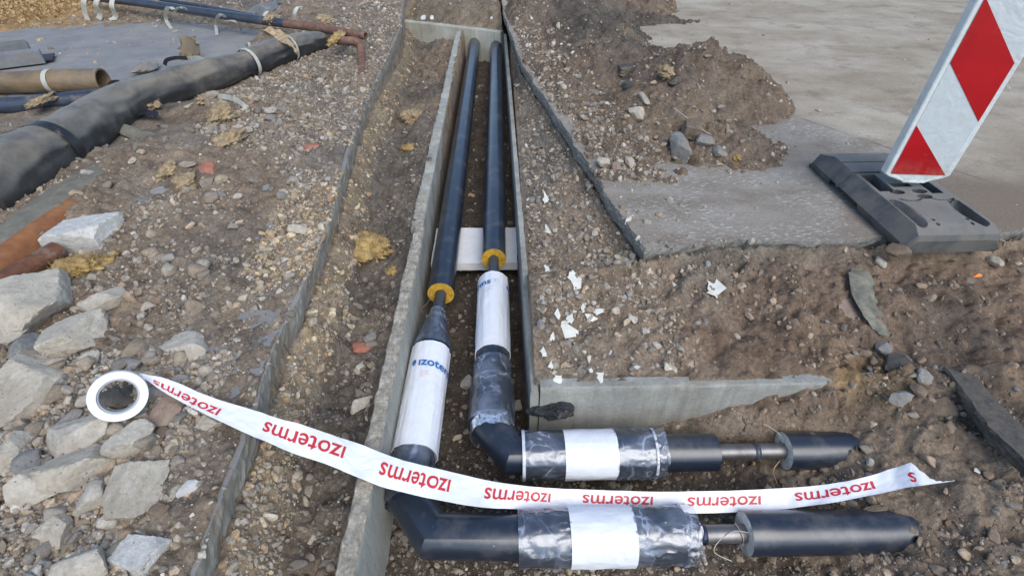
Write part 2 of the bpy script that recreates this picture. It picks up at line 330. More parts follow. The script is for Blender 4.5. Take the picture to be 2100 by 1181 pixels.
def road_mat():
    m,t,b,_,L=newmat('road_surface'); P=pos(t)
    st=stretch(t,P,(1.0,2.3,1),(0,0,R(24))); s1=noise(t,1.6,8,.68,st,dist=.3)
    n1=noise(t,1.1,7,.62); n2=noise(t,60,6,.75); n3=noise(t,230,3,.7)
    c=ramp(t,s1,[(.28,(.27,.225,.165)),(.42,(.36,.31,.245)),(.58,(.425,.375,.30)),(.75,(.47,.43,.37))])
    c=mixc(t,mth(t,'MULTIPLY',ramp(t,n1,[(.46,(0,0,0)),(.64,(1,1,1))]),.65),c,(.27,.215,.15))
    sx=t.nodes.new('ShaderNodeSeparateXYZ'); L.new(P,sx.inputs[0])
    # the older slab beside the trench is darker and greyer than the road beyond its joint
    e0=mth(t,'ADD',sx.outputs[1],mth(t,'MULTIPLY',sx.outputs[0],1.5)); e=mth(t,'ADD',e0,mth(t,'MULTIPLY',n1,.35))
    near=ramp(t,mth(t,'MULTIPLY',e,.1),[(.655,(1,1,1)),(.685,(0,0,0))])
    cn=ramp(t,s1,[(.28,(.17,.145,.118)),(.5,(.25,.222,.19)),(.7,(.32,.30,.27))])
    c=mixc(t,mth(t,'MULTIPLY',near,.85),c,cn)
    c=mixc(t,1.,c,ramp(t,n2,[(.3,(.78,.78,.77)),(.7,(1.18,1.18,1.18))]),'MULTIPLY')
    # chalky scratches
    s3=noise(t,1.,5,.7,stretch(t,P,(26,90,1),(0,0,R(-50)))); nm=noise(t,2.4,4,.6,stretch(t,P,(1,1,1)))
    w1=mth(t,'MULTIPLY',ramp(t,s3,[(.55,(0,0,0)),(.62,(1,1,1))]),ramp(t,nm,[(.43,(0,0,0)),(.54,(1,1,1))]))
    c=mixc(t,mth(t,'MULTIPLY',mth(t,'MULTIPLY',w1,near),.8),c,(.58,.58,.56))
    dk=noise(t,3.2,8,.75); c=mixc(t,mth(t,'MULTIPLY',ramp(t,dk,[(.52,(0,0,0)),(.66,(1,1,1))]),.6),c,(.17,.132,.095))
    jl=ramp(t,mth(t,'MULTIPLY',mth(t,'ADD',e0,mth(t,'MULTIPLY',n2,.03)),.1),[(.6535,(0,0,0)),(.6555,(1,1,1)),(.6565,(1,1,1)),(.6585,(0,0,0))]); c=mixc(t,mth(t,'MULTIPLY',jl,ramp(t,noise(t,4,4,.7),[(.4,(.1,.1,.1)),(.6,(.8,.8,.8))])),c,(.10,.08,.06))
    m1=mth(t,'MULTIPLY',mth(t,'SUBTRACT',sx.outputs[0],2.15),4.,0,True); m2=mth(t,'MULTIPLY',mth(t,'SUBTRACT',mth(t,'ADD',mth(t,'MULTIPLY',n1,.9),2.35),sx.outputs[1]),3.,0,True)
    c=mixc(t,mth(t,'MULTIPLY',mth(t,'MULTIPLY',m1,m2),.85),c,mixc(t,n2,(.12,.09,.065),(.26,.20,.145)))
    L.new(c,b.inputs['Base Color']); b.inputs['Roughness'].default_value=.85; b.inputs['Specular IOR Level'].default_value=.3
    bump(t,b,mth(t,'ADD',mth(t,'MULTIPLY',n2,.6),mth(t,'MULTIPLY',s1,1.5)),.6,.008); return m
M_road=road_mat()
M_mound=soil_mat('mound_soil')

# ------------------------------------------------------------ terrain
LY=[-5,.3,.54,.76,1.02,1.36,1.87,2.3,3.05,3.92,6.0,7.5,40]; LXv=[-.72,-.755,-.77,-.79,-.805,-.835,-.84,-.865,-.955,-1.0,-1.08,-1.25,-1.3]
RY=[1.87,2.30,2.81,3.69,4.76,6.44,7.24,9,40]; RXv=[.655,.576,.492,.359,.184,.05,.026,-.05,-.1]
def Lx(y): return np.interp(y,LY,LXv)+.003*fbm(y,y*0,.5,3,31)
def Rx(y): return np.interp(y,RY,RXv)+.012*fbm(y,y*0,.22,3,33)
def walltop_l(y): return np.interp(y,[0,1.6,2.6,6,7],[-.442,-.442,-.45,-.486,-.49])
def mask_pave(x,y):
    # old asphalt at the far left, seen between the rubble and the old pipes
    m=ss(2.75,3.2,y+.25*fbm(x,y,.8,3,41))*ss(-1.95,-2.35,x+.25*(y-4.2)+.25*fbm(x,y,.7,3,42))*ss(6.5,5.9,y+.4*fbm(x,y,.9,3,43)+.0*x)
    return m
def H(x,y,detail=True):
    x=np.asarray(x,float); y=np.asarray(y,float)
    lx=Lx(y); rx=np.where(y>1.87,Rx(y),.66)
    n_big=fbm(x,y,.6,3,1); n_mid=fbm(x,y,.16,4,2); 
    # left bank
    zl=.012+.02*n_mid+.02*n_big+.07*ss(-1.25,-1.9,x)*ss(1.6,2.3,y)*ss(4.6,3.6,y)
    zl=zl+.04*np.exp(-(((x+2.60)/.20)**2+((y-3.62)/.15)**2))*(1+.5*fbm(x,y,.12,3,44))+.07*np.exp(-(((x+2.0)/.3)**2+((y-2.9)/.3)**2))
    zl=zl*ss(0,.06,lx-x)+.003*(1-ss(0,.06,lx-x))
    zl=zl-.05*mask_pave(x,y)
    zl=zl+.06*ss(6.3,7.2,y)*ss(-1.6,-2.5,x)
    # ditch between pavement edge and channel
    d=x-lx; wl=-.52-.0*y
    zd=np.interp(d,[0,.012,.03,.07,.11,.2,.40],[-.124,-.127,-.145,-.21,-.30,-.31,-.24])+.03*n_mid*ss(0,.08,d)+.05*clods(x,y,.13,15)/.05*ss(.04,.12,d)*.8
    far=ss(3.5,6.6,y); zd=zd-.15*far
    # right berm, channel to road edge
    tt=np.clip((x-.13)/np.maximum(rx-.13,.05),0,1)
    zr=-.238+.13*tt**1.4+.014*n_mid; zr=zr-.015*ss(.75,.95,tt)
    # ground south of the road edge, falling to the beam
    ysr=np.interp(x,[.6,1.07,1.78,2.3,2.9,4,9],[1.87,1.95,1.94,1.95,2.1,2.3,2.6])
    ts=np.clip((ysr-y)/.66,0,1)
    crumb=fbm(x,y,.11,4,18)
    zs=-.012*(ts<=0)-.05*ss(0,.07,ts+.05*crumb)-.16*ts**.9-.02*ss(.95,.66,x)*(1-ts)+.045*crumb*ss(0,.08,ts)*ss(1,.8,ts)+.022*n_mid*(ts>0)+.012*n_big
    zs=zs+.05*ss(1.6,2.6,x)*ts
    zunder=-.10
    # pit right of the beam front
    tb=ss(.35,1.2,y)
    zp0=np.interp(x,[-9,.45,.8,1.05,1.2,1.3,1.5,1.9,3],[-.585,-.575,-.52,-.458,-.39,-.325,-.25,-.17,-.10])
    zp1=np.interp(x,[-9,.20,.47,.75,1.0,1.28,1.5,1.9,3],[-.585,-.585,-.5,-.41,-.31,-.20,-.17,-.14,-.09])
    mix=ss(1.10,1.25,y); zp=zp0*(1-mix)+zp1*mix+(.02*n_mid+.045*fbm(x,y,.09,4,19))*ss(.7,1.2,x)
    zfloor=-.585+.018*n_mid
    south=y<1.298
    zmid=np.where((x<.115),zfloor,np.where(south,zp,np.where(y<ysr,zs,zunder)))
    east=(y>=1.87)&(x<rx)&(x>.115)
    zmid=np.where(east,zr,zmid)
    # sub-base below the road edge
    zmid=np.where((x>=rx-.012)&(y>=ysr-.010)&(x>.115),zunder,zmid)
    # blend berm (north) with slope (south)
    bl=ss(2.05,1.75,y)*(x>.115)*(x<.75)
    zmid=np.where((bl>0)&(y<2.05)&(y>1.298)&(x<.62),zr*(1-bl)+zs*bl,zmid)
    z=np.where(x<lx-.013,zl,np.where(x<-.455,np.where(x<wl+.035,zd,-.235),zmid))
    # behind the end wall
    ew=y-(6.77-(x-.02)*.47)
    zb=-.25+.2*ss(.05,.7,ew)+.02*n_mid
    z=np.where((ew>.05)&(x>lx-.013)&(x<rx-.012),zb,z)
    if detail:
        amp=np.where(mask_pave(x,y)>.5,.2,1.35)*np.where(z<-.5,.7,1.)
        z=z+amp*(.013*fbm(x,y,.05,4,7)+.55*clods(x,y,.11,16)*ss(0,.35,fbm(x,y,.6,3,17))+.7*clods(x,y,.055,11)*ss(-.1,.35,fbm(x,y,.35,3,12))+.5*clods(x,y,.022,13,.3,.6)*ss(-.3,.3,fbm(x,y,.2,2,14)))
    return z
def lerp3(a,b,t): return a*(1-t[...,None])+b*t[...,None]
C_=lambda *c:np.array(c,dtype=float)
def soil_tint(x,y,z):
    base=C_(.225,.190,.152); out=np.ones(x.shape+(3,))*base
    n=fbm(x,y,.5,4,21); n2=fbm(x,y,.15,3,22)
    out=lerp3(out,C_(.255,.195,.14),ss(-.05,.4,n)*.7)
    out=lerp3(out,C_(.155,.145,.13),ss(0,.45,-n+.3*n2)*.6)
    lx=Lx(y); d=x-lx
    out=lerp3(out,C_(.32,.25,.165),((d>0)&(x<-.5))*ss(.12,.06,d)*(.6+.4*n2))      # sandy sub-base
    out=lerp3(out,C_(.135,.118,.100),((d>0)&(x<-.5))*ss(.08,.13,d)*ss(.6,-.3,n)*.9)
    out=lerp3(out,C_(.085,.068,.055),((x>-.46)&(x<.11)&(z<-.4))*.9)                    # darker channel floor
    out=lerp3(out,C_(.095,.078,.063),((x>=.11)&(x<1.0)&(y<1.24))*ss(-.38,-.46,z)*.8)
    out=lerp3(out,C_(.20,.135,.092),ss(.7,1.2,x+.4*n)*ss(2.0,1.8,y)*ss(1.0,1.3,y)*.6)
    out=lerp3(out,C_(.24,.185,.135),(x>1.0)*ss(1.3,1.0,y)*.55)
    out=lerp3(out,C_(.38,.25,.11),ss(.25,.05,np.hypot(x-1.42,(y-1.30)*1.4)+.1*n2)*.8)
    out=lerp3(out,C_(.10,.085,.072),ss(.35,.1,np.hypot(x-1.9,(y-1.5))+.15*n2)*.7)
    out=lerp3(out,C_(.10,.085,.072),ss(.32,.1,np.hypot((x-1.6)*.8,(y-1.28))+.15*n2)*.6)
    out=lerp3(out,C_(.30,.22,.14),ss(.35,.1,np.hypot(x+.95,(y-2.1)*.5)+.2*n2)*(x<lx)*.4)
    out=lerp3(out,C_(.20,.165,.12),((y-(6.77-(x-.02)*.47))>.2)*(x>-1.3)*(x<.1)*.7)
    out=lerp3(out,C_(.42,.27,.12),ss(-3.8,-5.2,x+.4*n)*ss(5.0,6.0,y)*.8)
    return out
ys=[.12]
while ys[-1]<9.5: ys.append(ys[-1]+.0048*(1+max(0,ys[-1]-.5)*.62))
ys=[-30,-12,-5,-2,-1,-.5,-.2,0]+ys+[10,11,13,17,25,40,80]
xs=[0.]
while xs[-1]<8.5: xs.append(xs[-1]+(.0058 if xs[-1]<1.5 else .0058*(1+(xs[-1]-1.5)*.9)))
xs=xs+[9,10,12,16,25,45,80]; xs=[-v for v in xs[:0:-1]]+xs
X,Y=np.meshgrid(np.array(xs),np.array(ys)); Z=H(X,Y)
V=np.stack([X,Y,Z],-1).reshape(-1,3)
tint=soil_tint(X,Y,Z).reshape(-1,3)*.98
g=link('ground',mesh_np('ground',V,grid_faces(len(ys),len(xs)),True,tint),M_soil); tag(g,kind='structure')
def slab(name,pts,ztop,thick,mat,edge_mat,rough=.008,step=.015,kind='structure',seed=0,wave=0.):
    """flat slab with a broken, rough cut edge"""
    P=[Vector((p[0],p[1])) for p in pts]; out=[]
    for a,b in zip(P,P[1:]+P[:1]):
        L_=(b-a).length; near=min(a.length,b.length)<7
        n=max(1,int(L_/(step if near else .5)))
        for k in range(n): out.append(a+(b-a)*k/n)
    A=np.array([(p.x,p.y) for p in out]); n=len(A)
    T=np.roll(A,-1,0)-np.roll(A,1,0); T/=np.linalg.norm(T,axis=1)[:,None]+1e-9; Nn=np.stack([T[:,1],-T[:,0]],1)
    ar=0.5*np.sum(A[:,0]*np.roll(A[:,1],-1)-np.roll(A[:,0],-1)*A[:,1])
    if ar<0: Nn=-Nn
    rows=[]; zs=np.linspace(0,1,7)
    for k,zf in enumerate(zs):
        s=np.arange(n)
        off=rough*fbm(A[:,0]*1+zf*.12,A[:,1]+zf*.09,.035,4,60+seed)*1.6+rough*2*fbm(A[:,0],A[:,1],.2,2,61+seed)-(0.35*rough if k==0 else 0)+ (-.012*zf**2)
        pz=ztop-thick*zf-(.002 if k else 0); rows.append(np.column_stack([A+Nn*off[:,None],np.full(n,pz)]))
    V=np.concatenate(rows); F4=grid_faces(7,n,True)
    if ar>0: F4=F4[:,::-1]
    me=bpy.data.meshes.new(name); bmf=[tuple(f) for f in F4.tolist()]; top=list(range(n)); 
    if ar<0: top=top[::-1]
    me.from_pydata(V.tolist(),[],[tuple(top)]+bmf); me.materials.append(mat); me.materials.append(edge_mat)
    mi=np.ones(len(me.polygons),dtype=np.int32); mi[0]=0; me.polygons.foreach_set('material_index',mi); me.update()
    o=link(name,me); 
    if kind:tag(o,kind=kind)
    return o
ry=np.array([7.24,6.44,5.6,4.76,4.2,3.69,3.2,2.81,2.5,2.30,2.1]); 
rp=[(float(Rx(np.array([v]))[0]),v) for v in ry]+[(.64,1.885),(.80,1.915),(1.07,1.97),(1.4,1.955),(1.78,1.965),(2.3,1.97),(2.9,2.12),(4,2.3),(9,2.6),(60,6),(60,70),(-.3,70),(-.1,20),(-.03,9)]
slab('road',rp[::-1],0.,.088,M_road,M_asph,seed=3)
ly=np.array([.1,.4,.7,1.0,1.3,1.6,2.0,2.4,2.8,3.3,3.9,4.6,5.4,6.0,6.8,7.5,9]);
lp=[(float(Lx(np.array([v]))[0]),v) for v in ly]+[(-1.4,20),(-1.4,70),(-60,70),(-60,-3),(-.75,-3)]
slab('pavement',lp[::-1],-.004,.118,M_pave,M_cutl,rough=.006,seed=7)

# ------------------------------------------------------------ spoil heap on the road
def MH(x,y):
    def gs(cx,cy_,rx_,ry_,h,a=0.):
        dx=x-cx; dy=y-cy_; c,s=math.cos(a),math.sin(a); u=(dx*c+dy*s)/rx_; v=(-dx*s+dy*c)/ry_
        r=np.sqrt(u*u+v*v); return h*np.clip(1-r,0,1)**.9*(1.25-.25*np.clip(1-r,0,1))
    nb=.10*fbm(x,y,.5,3,51)+.05*fbm(x,y,.14,3,52)
    z=np.maximum.reduce([gs(1.47,3.95,.64,.66,.41),gs(1.68,3.85,.48,.55,.36),gs(1.22,3.7,.55,.65,.26),gs(1.38,3.05,.42,.42,.10),gs(1.0,3.35,.5,.6,.10),gs(1.0,4.55,.95,.55,.22),
        gs(.95,5.6,.6,.8,.22),gs(.75,6.8,.8,1.0,.42),gs(1.2,7.0,1.0,.7,.36),gs(1.55,6.3,.7,.22,.12)])
    rx=Rx(y); edge=ss(.004,.10,x-rx)
    lay=.028*ss(.62,.15,x-rx+.5*nb)*ss(2.45,2.85,y)*edge
    z=np.maximum(z*edge,lay)+nb*.55*ss(0,.05,z)*edge*.6
    z=z-.02
    d=.032*fbm(x,y,.08,4,57)+1.2*clods(x,y,.10,58)*ss(-.2,.3,fbm(x,y,.3,3,59))+.9*clods(x,y,.04,56,.3,.6)
    return np.where(z>-.019,z+d,z-.01)
mx=np.arange(-.05,2.9,.009); my=[2.4]
while my[-1]<9: my.append(my[-1]+.008+(my[-1]-2.4)*.0026)
MX,MY=np.meshgrid(mx,np.array(my)); MZ=MH(MX,MY)
keep=(MX>Rx(MY)+.002)
n=fbm(MX,MY,.45,4,71); tm=np.ones(MX.shape+(3,))*C_(.175,.135,.102)
tm=lerp3(tm,C_(.085,.078,.070),ss(4.15,4.6,MY+.25*n+.25*(MX-1.2))*ss(6.6,6.1,MY+.2*n)*ss(.25,.6,MX-Rx(MY)+.2*n)*.9)
tm=lerp3(tm,C_(.24,.185,.13),ss(.1,.5,n)*.6); tm=lerp3(tm,C_(.13,.115,.10),ss(.1,.5,-n)*.5)
F4=grid_faces(len(my),len(mx)); kf=keep.ravel()[F4].all(1)&((MZ.ravel()[F4]>-.05).any(1))
g=link('earth_mound',mesh_np('earth_mound',np.stack([MX,MY,MZ],-1).reshape(-1,3),F4[kf],True,tm.reshape(-1,3)),M_mound); tag(g,kind='structure')

def ground_z(x,y):
    x=np.atleast_1d(np.asarray(x,float)); y=np.atleast_1d(np.asarray(y,float))
    z=H(x,y)
    ysr=np.interp(x,[.6,1.07,1.78,2.3,2.9,4,9],[1.87,1.95,1.94,1.95,2.1,2.3,2.6])
    rx=np.where(y>1.87,Rx(y),99); onroad=(x>rx)&(y>ysr)
    z=np.where(onroad,0.,z)
    z=np.where(onroad&(x<2.85)&(y>2.4)&(y<9),np.maximum(0,MH(x,y)),z)
    z=np.where(x<Lx(y),np.maximum(z,-.004),z)
    return z
def gz(x,y): return float(ground_z(x,y)[0])

# ------------------------------------------------------------ concrete channel walls
def wall(name,p0,p1,thick,z0,z1,label,cat='wall',chip=.006,seed=0,z1b=None,mat=None):
    """upright concrete plate from p0 to p1 (its camera-side face), chipped along the top"""
    a=Vector(p0);b=Vector(p1); L_=(b-a).length; d=(b-a)/L_; nrm=Vector((-d.y,d.x)) ; n=int(L_/.012)+1
    sec=[(0,0),(0,.5),(0,.8),(0,.93),(.02,.985),(.12,1),(.35,1),(.65,1),(.88,1),(.98,.985),(1,.93),(1,.5),(1,0)]
    s=np.linspace(0,L_,n)[:,None]; q=np.array(sec); t=q[None,:,0]*thick; zz=z0+((z1 if z1b is None else 0)-z0)*q[None,:,1]+0*s
    if z1b is not None: zt=z1+(z1b-z1)*s/L_; zz=z0+(zt-z0)*q[None,:,1]
    xx=a.x+d.x*s+nrm.x*t; yy=a.y+d.y*s+nrm.y*t
    topm=np.array([0,.0,.1,.5,.8,1,1,1,1,.8,.5,.1,0])[None,:]
    nz=fbm(xx*1+zz,yy+zz*.7,.05,4,80+seed); nb=fbm(s+0*xx,zz*0+seed,.35,3,85+seed)
    zz=zz+topm*(chip*nz-abs(chip*2.5*np.clip(nb-.1,0,1)))
    side=np.array([-1,-1,-1,-1,-1,-.5,0,0,.5,1,1,1,1])[None,:]
    of=side*chip*.5*nz*np.array([.15,.2,.4,.8,1,1,1,1,1,1,.8,.4,.2])[None,:]
    xx=xx+nrm.x*of; yy=yy+nrm.y*of
    V=np.stack([xx,yy,zz],-1).reshape(-1,3); m=len(sec)
    F4=grid_faces(n,m); caps=[tuple(range(m)),tuple(range((n-1)*m,n*m))[::-1]]
    me=bpy.data.meshes.new(name); me.from_pydata(V.tolist(),[],[tuple(f) for f in F4.tolist()]+caps)
    bm_=bmesh.new(); bm_.from_mesh(me); bmesh.ops.recalc_face_normals(bm_,faces=bm_.faces); bm_.to_mesh(me); bm_.free()
    me.polygons.foreach_set('use_smooth',np.ones(len(me.polygons),dtype=bool))
    me.set_sharp_from_angle(angle=R(40))
    o=link(name,me,mat or M_conc); tag(o,label,cat); return o
wall('concrete_wall',(-.430,-.3),(-.434,2.42),.058,-.64,-.186,'near concrete channel wall left of the pipes with chipped rounded top edge',chip=.012,seed=1,mat=concrete('wall_concrete_near',(.40,.40,.36),top=1))
wall('concrete_wall',(-.447,2.43),(-.483,6.93),.070,-.64,-.195,'far concrete channel wall left of the pipes with broken pale top edge',chip=.014,seed=2,z1b=-.235,mat=bpy.data.materials['wall_concrete_near'])
wall('concrete_wall',(.040,6.72),(.098,1.275),.034,-.64,-.218,'thin concrete channel wall running along the right side of the pipes',chip=.006,seed=3)
wall('concrete_wall',(.00,6.77),(-1.27,7.37),-.09,-.66,-.205,'pale concrete end wall across the far end of the pipe channel',chip=.006,seed=4,mat=concrete('wall_concrete_pale',(.46,.46,.40),.35))
wall('concrete_wall',(.136,1.27),(1.75,1.275),.055,-.66,-.20,'grey concrete wall face beside the sideways pipes, half buried by soil on its right',chip=.006,seed=5)

# ------------------------------------------------------------ tubes
def frame(d):
    d=d.normalized(); up=Vector((0,0,1)) if abs(d.z)<.95 else Vector((0,1,0))
    u=d.cross(up).normalized(); v=u.cross(d).normalized(); return u,v    # u = horizontal side, v = up
def tube_pts(pts,rad,seg=48,taper=None,rfun=None):
    """rings along a polyline, mitred at its corners; angle 0 = side, 90 deg = up"""
    P=[Vector(p) for p in pts]; th=np.linspace(0,2*math.pi,seg,endpoint=False); rings=[]
    dirs=[(b-a).normalized() for a,b in zip(P,P[1:])]
    u,v=frame(dirs[0]); s=0
    for i,p in enumerate(P):
        if i==0: d=dirs[0]
        elif i==len(P)-1: d=dirs[-1]
        else: d=(dirs[i-1]+dirs[i]).normalized()
        if 0<i:
            s+=(P[i]-P[i-1]).length
            dd=dirs[i] if i<len(dirs) else dirs[-1]
            pd=dirs[i-1]
        dr=dirs[min(i,len(dirs)-1)] if i==0 else dirs[i-1]
        q=Vector(dirs[0]).rotation_difference(dr) if i>0 else None
        uu,vv=frame(dr)
        r=rad[i] if hasattr(rad,'__len__') else rad
        rr=r if rfun is None else r+rfun(s,th)
        c=np.outer(np.cos(th)*rr,np.array(uu))+np.outer(np.sin(th)*rr,np.array(vv))
        if 0<i<len(P)-1:
            # slide along the incoming direction onto the mitre plane
            nd=np.array(d); dn=np.array(dr); k=-(c@nd)/float(dn@nd); c=c+np.outer(k,dn)
        rings.append(np.array(p)+c)
    return rings
def rings_mesh(name,rings,cap=(True,True),smooth=True,sharp=40):
    m=len(rings[0]); V=np.concatenate(rings); F4=grid_faces(len(rings),m,True).tolist(); fs=[tuple(f) for f in F4]
    if cap[0]: fs.append(tuple(range(m))[::-1])
    if cap[1]: fs.append(tuple(range((len(rings)-1)*m,len(rings)*m)))
    me=bpy.data.meshes.new(name); me.from_pydata(V.tolist(),[],fs)
    bm_=bmesh.new(); bm_.from_mesh(me); bmesh.ops.recalc_face_normals(bm_,faces=bm_.faces); bm_.to_mesh(me); bm_.free()
    me.polygons.foreach_set('use_smooth',np.ones(len(me.polygons),dtype=bool))
    me.set_sharp_from_angle(angle=R(sharp)); return me
def subdiv_line(a,b,n): a=Vector(a);b=Vector(b); return [a+(b-a)*k/n for k in range(n+1)]
def shell(name,rings,thick,parent,mat):
    """open tube with wall thickness"""
    c=[r.mean(0) for r in rings]; inner=[cc+(r-cc)*(1-thick/np.linalg.norm(r-cc,axis=1).mean()) for r,cc in zip(rings,c)]
    loop=rings+inner[::-1]+[rings[0]]
    return link(name,rings_mesh(name,loop,(False,False)),mat,parent)
def text_mesh(s,size,font_bold=.0):
    cu=bpy.data.curves.new('txt','FONT'); cu.body=s; cu.size=size; cu.offset=font_bold; cu.align_x='CENTER'; cu.align_y='CENTER'; cu.resolution_u=4
    o=bpy.data.objects.new('txt',cu); S.collection.objects.link(o); bpy.context.view_layer.update()
    dg=bpy.context.evaluated_depsgraph_get(); me=bpy.data.meshes.new_from_object(o.evaluated_get(dg))
    bpy.data.objects.remove(o); bm_=bmesh.new(); bm_.from_mesh(me); bpy.data.meshes.remove(me)
    bmesh.ops.triangulate(bm_,faces=bm_.faces)
    bmesh.ops.subdivide_edges(bm_,edges=[e for e in bm_.edges if e.calc_length()>size*.12],cuts=2)
    bmesh.ops.triangulate(bm_,faces=bm_.faces)
    v=np.array([tuple(q.co) for q in bm_.verts]); bm_.verts.index_update(); f=np.array([[q.index for q in p.verts] for p in bm_.faces]); bm_.free()
    return v,f
def around(p0,axis,r,ang0,flip=1):
    """map (along circumference, along axis) of a lettering onto a tube; ang0 in degrees, 90 = top"""
    axis=Vector(axis).normalized(); u,v=frame(axis); u=np.array(u);v=np.array(v);ax=np.array(axis);p0=np.array(p0)
    def f(V,shift=(0,0)):
        a=R(ang0)+flip*(V[:,0]+shift[0])/r
        return p0+ax*(V[:,1]+shift[1])[:,None]+(np.cos(a)*r)[:,None]*u+(np.sin(a)*r)[:,None]*v
    return f

# ------------------------------------------------------------ the two insulated pipelines
ZP=-.38; RJ=.070; RS=.030
def wrinkle(seed,amp,fs=14,ft=3.0):
    def g(s,th):
        a=np.cos(th)*ft; b=np.sin(th)*ft
        P=np.stack([a,b,np.full_like(th,s*fs)],1)+seed*3.3
        n=fb3(P,1.,4); n2=1-abs(vn3(P,1.7,seed))*2
        return amp*(n+.7*np.clip(n2-.3,0,1))
    return g
def seg_tube(name,a,b,r,parent,mat,n=40,seg=72,rf=None,th=None,cap=(False,False),r2=None,flare=None):
    pts=subdiv_line(a,b,n); rad=[r+((r2 if r2 else r)-r)*k/n+(flare(k/n) if flare else 0) for k in range(n+1)]
    rg=tube_pts(pts,rad,seg,rfun=rf)
    if th: return shell(name,rg,th,parent,mat)
    return link(name,rings_mesh(name,rg,cap),mat,parent)
def foam_disc(name,c,axis,ro,ri,parent,mat,seed):
    axis=Vector(axis).normalized(); pts=[Vector(c)-axis*.02,Vector(c)]
    rgs=tube_pts(pts,ro,64); c=np.array(c); ax=np.array(axis)
    for k,fr in enumerate((.92,.8,.65,.5,.3)):
        base=rgs[1]; q=c+(base-c)*(fr+(1-fr)*0); r=ro+(ri-ro)*(1-fr)/.7
        q=c+(base-c)/ro*r; q=q+np.outer(.004*fb3(q,60,3,seed)-.003*(1-fr),ax)
        rgs.append(q)
    return link(name,rings_mesh(name,rgs,(False,False)),mat,parent)
def jagged_cuff(name,a,b,r,parent,seed,amp=.006):
    """loose end of shrink film standing off the pipe"""
    rg=tube_pts(subdiv_line(a,b,16),r,90,rfun=wrinkle(seed,amp,30,4.))
    # uneven free edge
    ax=np.array((Vector(b)-Vector(a)).normalized()); th=np.linspace(0,2*math.pi,90,endpoint=False)
    for k in (14,15,16): rg[k]=rg[k]+np.outer((k-13)*.004*vn3(np.stack([np.cos(th)*2,np.sin(th)*2,th*0+seed],1),1.5),ax)
    return link(name,rings_mesh(name,rg,(False,False)),M_film,parent)
def pipeline(label,xa,xb,yfoam,ysteel_end,yc1,c2,yh,seed):
    root=empty('insulated_pipeline',(xb,yc1,ZP-RJ),label,'pipe','insulated pipelines laid in the concrete channel'); return root
PL=pipeline('left insulated pipeline with a printed white sleeve, bending right closest to the camera',-.326,-.349,2.06,0,.94,0,0,1)
PR=pipeline('right insulated pipeline, bending right beside the concrete wall behind the other one',-.055,-.055,2.36,0,1.2,0,0,2)
def P3(x,y,z=ZP): return Vector((x,y,z))
def xl(y): return float(np.interp(y,[.9,1.4,2.07,7.2],[-.352,-.346,-.330,-.326]))
# --- left line
seg_tube('jacket',P3(xl(7.2),7.2),P3(xl(2.06),2.06),RJ,PL,M_jacket,60,rf=wrinkle(3,.0006,2,1),cap=(True,True))
foam_disc('foam_ring',P3(xl(2.055),2.055),(0,-1,0),.0695,RS,PL,M_foam,1)
seg_tube('steel_pipe',P3(xl(2.06),2.06),P3(xl(1.80),1.80),RS,PL,M_steeld,8,48,cap=(True,True))
seg_tube('film_cone',P3(xl(1.95),at(902,630,ZP+.03).y,ZP+.006),P3(xl(1.74),at(893,688,ZP+.085).y-.02),.034,PL,M_film,26,72,rf=wrinkle(6,.005,16,1.6),r2=.0905)
seg_tube('inner_sleeve',P3(xl(1.70),at(893,691,ZP+.083).y+.012),P3(xl(1.6),1.5),.082,PL,M_jacket,6,72,cap=(True,False))
slv=seg_tube('joint_sleeve',P3(xl(1.7),at(888,697,ZP+.088).y),P3(xl(1.15),at(870,908,ZP+.088).y),.0885,PL,M_white,50,90,rf=wrinkle(9,.0045,2.2,3.2),th=.004)
seg_tube('film_wrap',P3(xl(1.17),1.17),P3(xl(.955),.955),.083,PL,M_film,30,90,rf=wrinkle(12,.004,13,2.4))
tube_l=tube_pts([P3(xl(1.18),1.18),P3(xl(.955),.94),P3(-.245,.802),P3(.10,.788)],RJ+.003,72)
link('elbow',rings_mesh('elbow',tube_l,(True,True),sharp=25),M_jacket,PL)
jagged_cuff('film_cuff',P3(xl(.98),.985),P3(xl(.94)+.008,.915),.081,PL,4,.005)
YL=.787
def hx(px,py=1096,z=ZP): return at(px,py,z).x
seg_tube('jacket',P3(.09,YL),P3(hx(1415),YL),RJ,PL,M_jacket,6,cap=(True,True))
seg_tube('film_wrap',P3(hx(1062),YL),P3(hx(1168),YL),.090,PL,M_film,34,100,rf=wrinkle(21,.0055,13,2.4))
seg_tube('joint_sleeve',P3(hx(1064),YL),P3(hx(1168),YL),.084,PL,M_jacket,6,72,cap=(True,True))
seg_tube('joint_sleeve',P3(hx(1165),YL),P3(hx(1295),YL),.0945,PL,M_white,34,100,rf=wrinkle(24,.0032,10,3.0),th=.004)
seg_tube('joint_sleeve',P3(hx(1285),YL),P3(hx(1400),YL),.084,PL,M_jacket,6,72,cap=(True,True))
seg_tube('film_wrap',P3(hx(1292),YL),P3(hx(1398),YL),.091,PL,M_film,34,100,rf=wrinkle(27,.006,15,2.4))
jagged_cuff('film_cuff',P3(hx(1390),YL),P3(hx(1422),YL),.092,PL,7,.008)
seg_tube('steel_pipe',P3(hx(1400),YL),P3(hx(1530),YL),RS,PL,M_steel,10,48,cap=(True,True))
def weld(p,ax,parent,mat=M_weld,r=RS):
    ax=Vector(ax).normalized(); rg=tube_pts([Vector(p)+ax*q for q in (-.011,-.007,-.003,.002,.006,.010)],[r+.0005,r+.002,r+.0045,r+.0042,r+.002,r+.0005],72,rfun=wrinkle(44,.0012,90,12))
    link('weld',rings_mesh('weld',rg,(False,False)),mat,parent)
weld(P3(hx(1440),YL),(1,0,0),PL)
XF=hx(1527); foam_disc('foam_ring',P3(XF,YL),(-1,0,0),.0695,RS,PL,M_foamp,5)
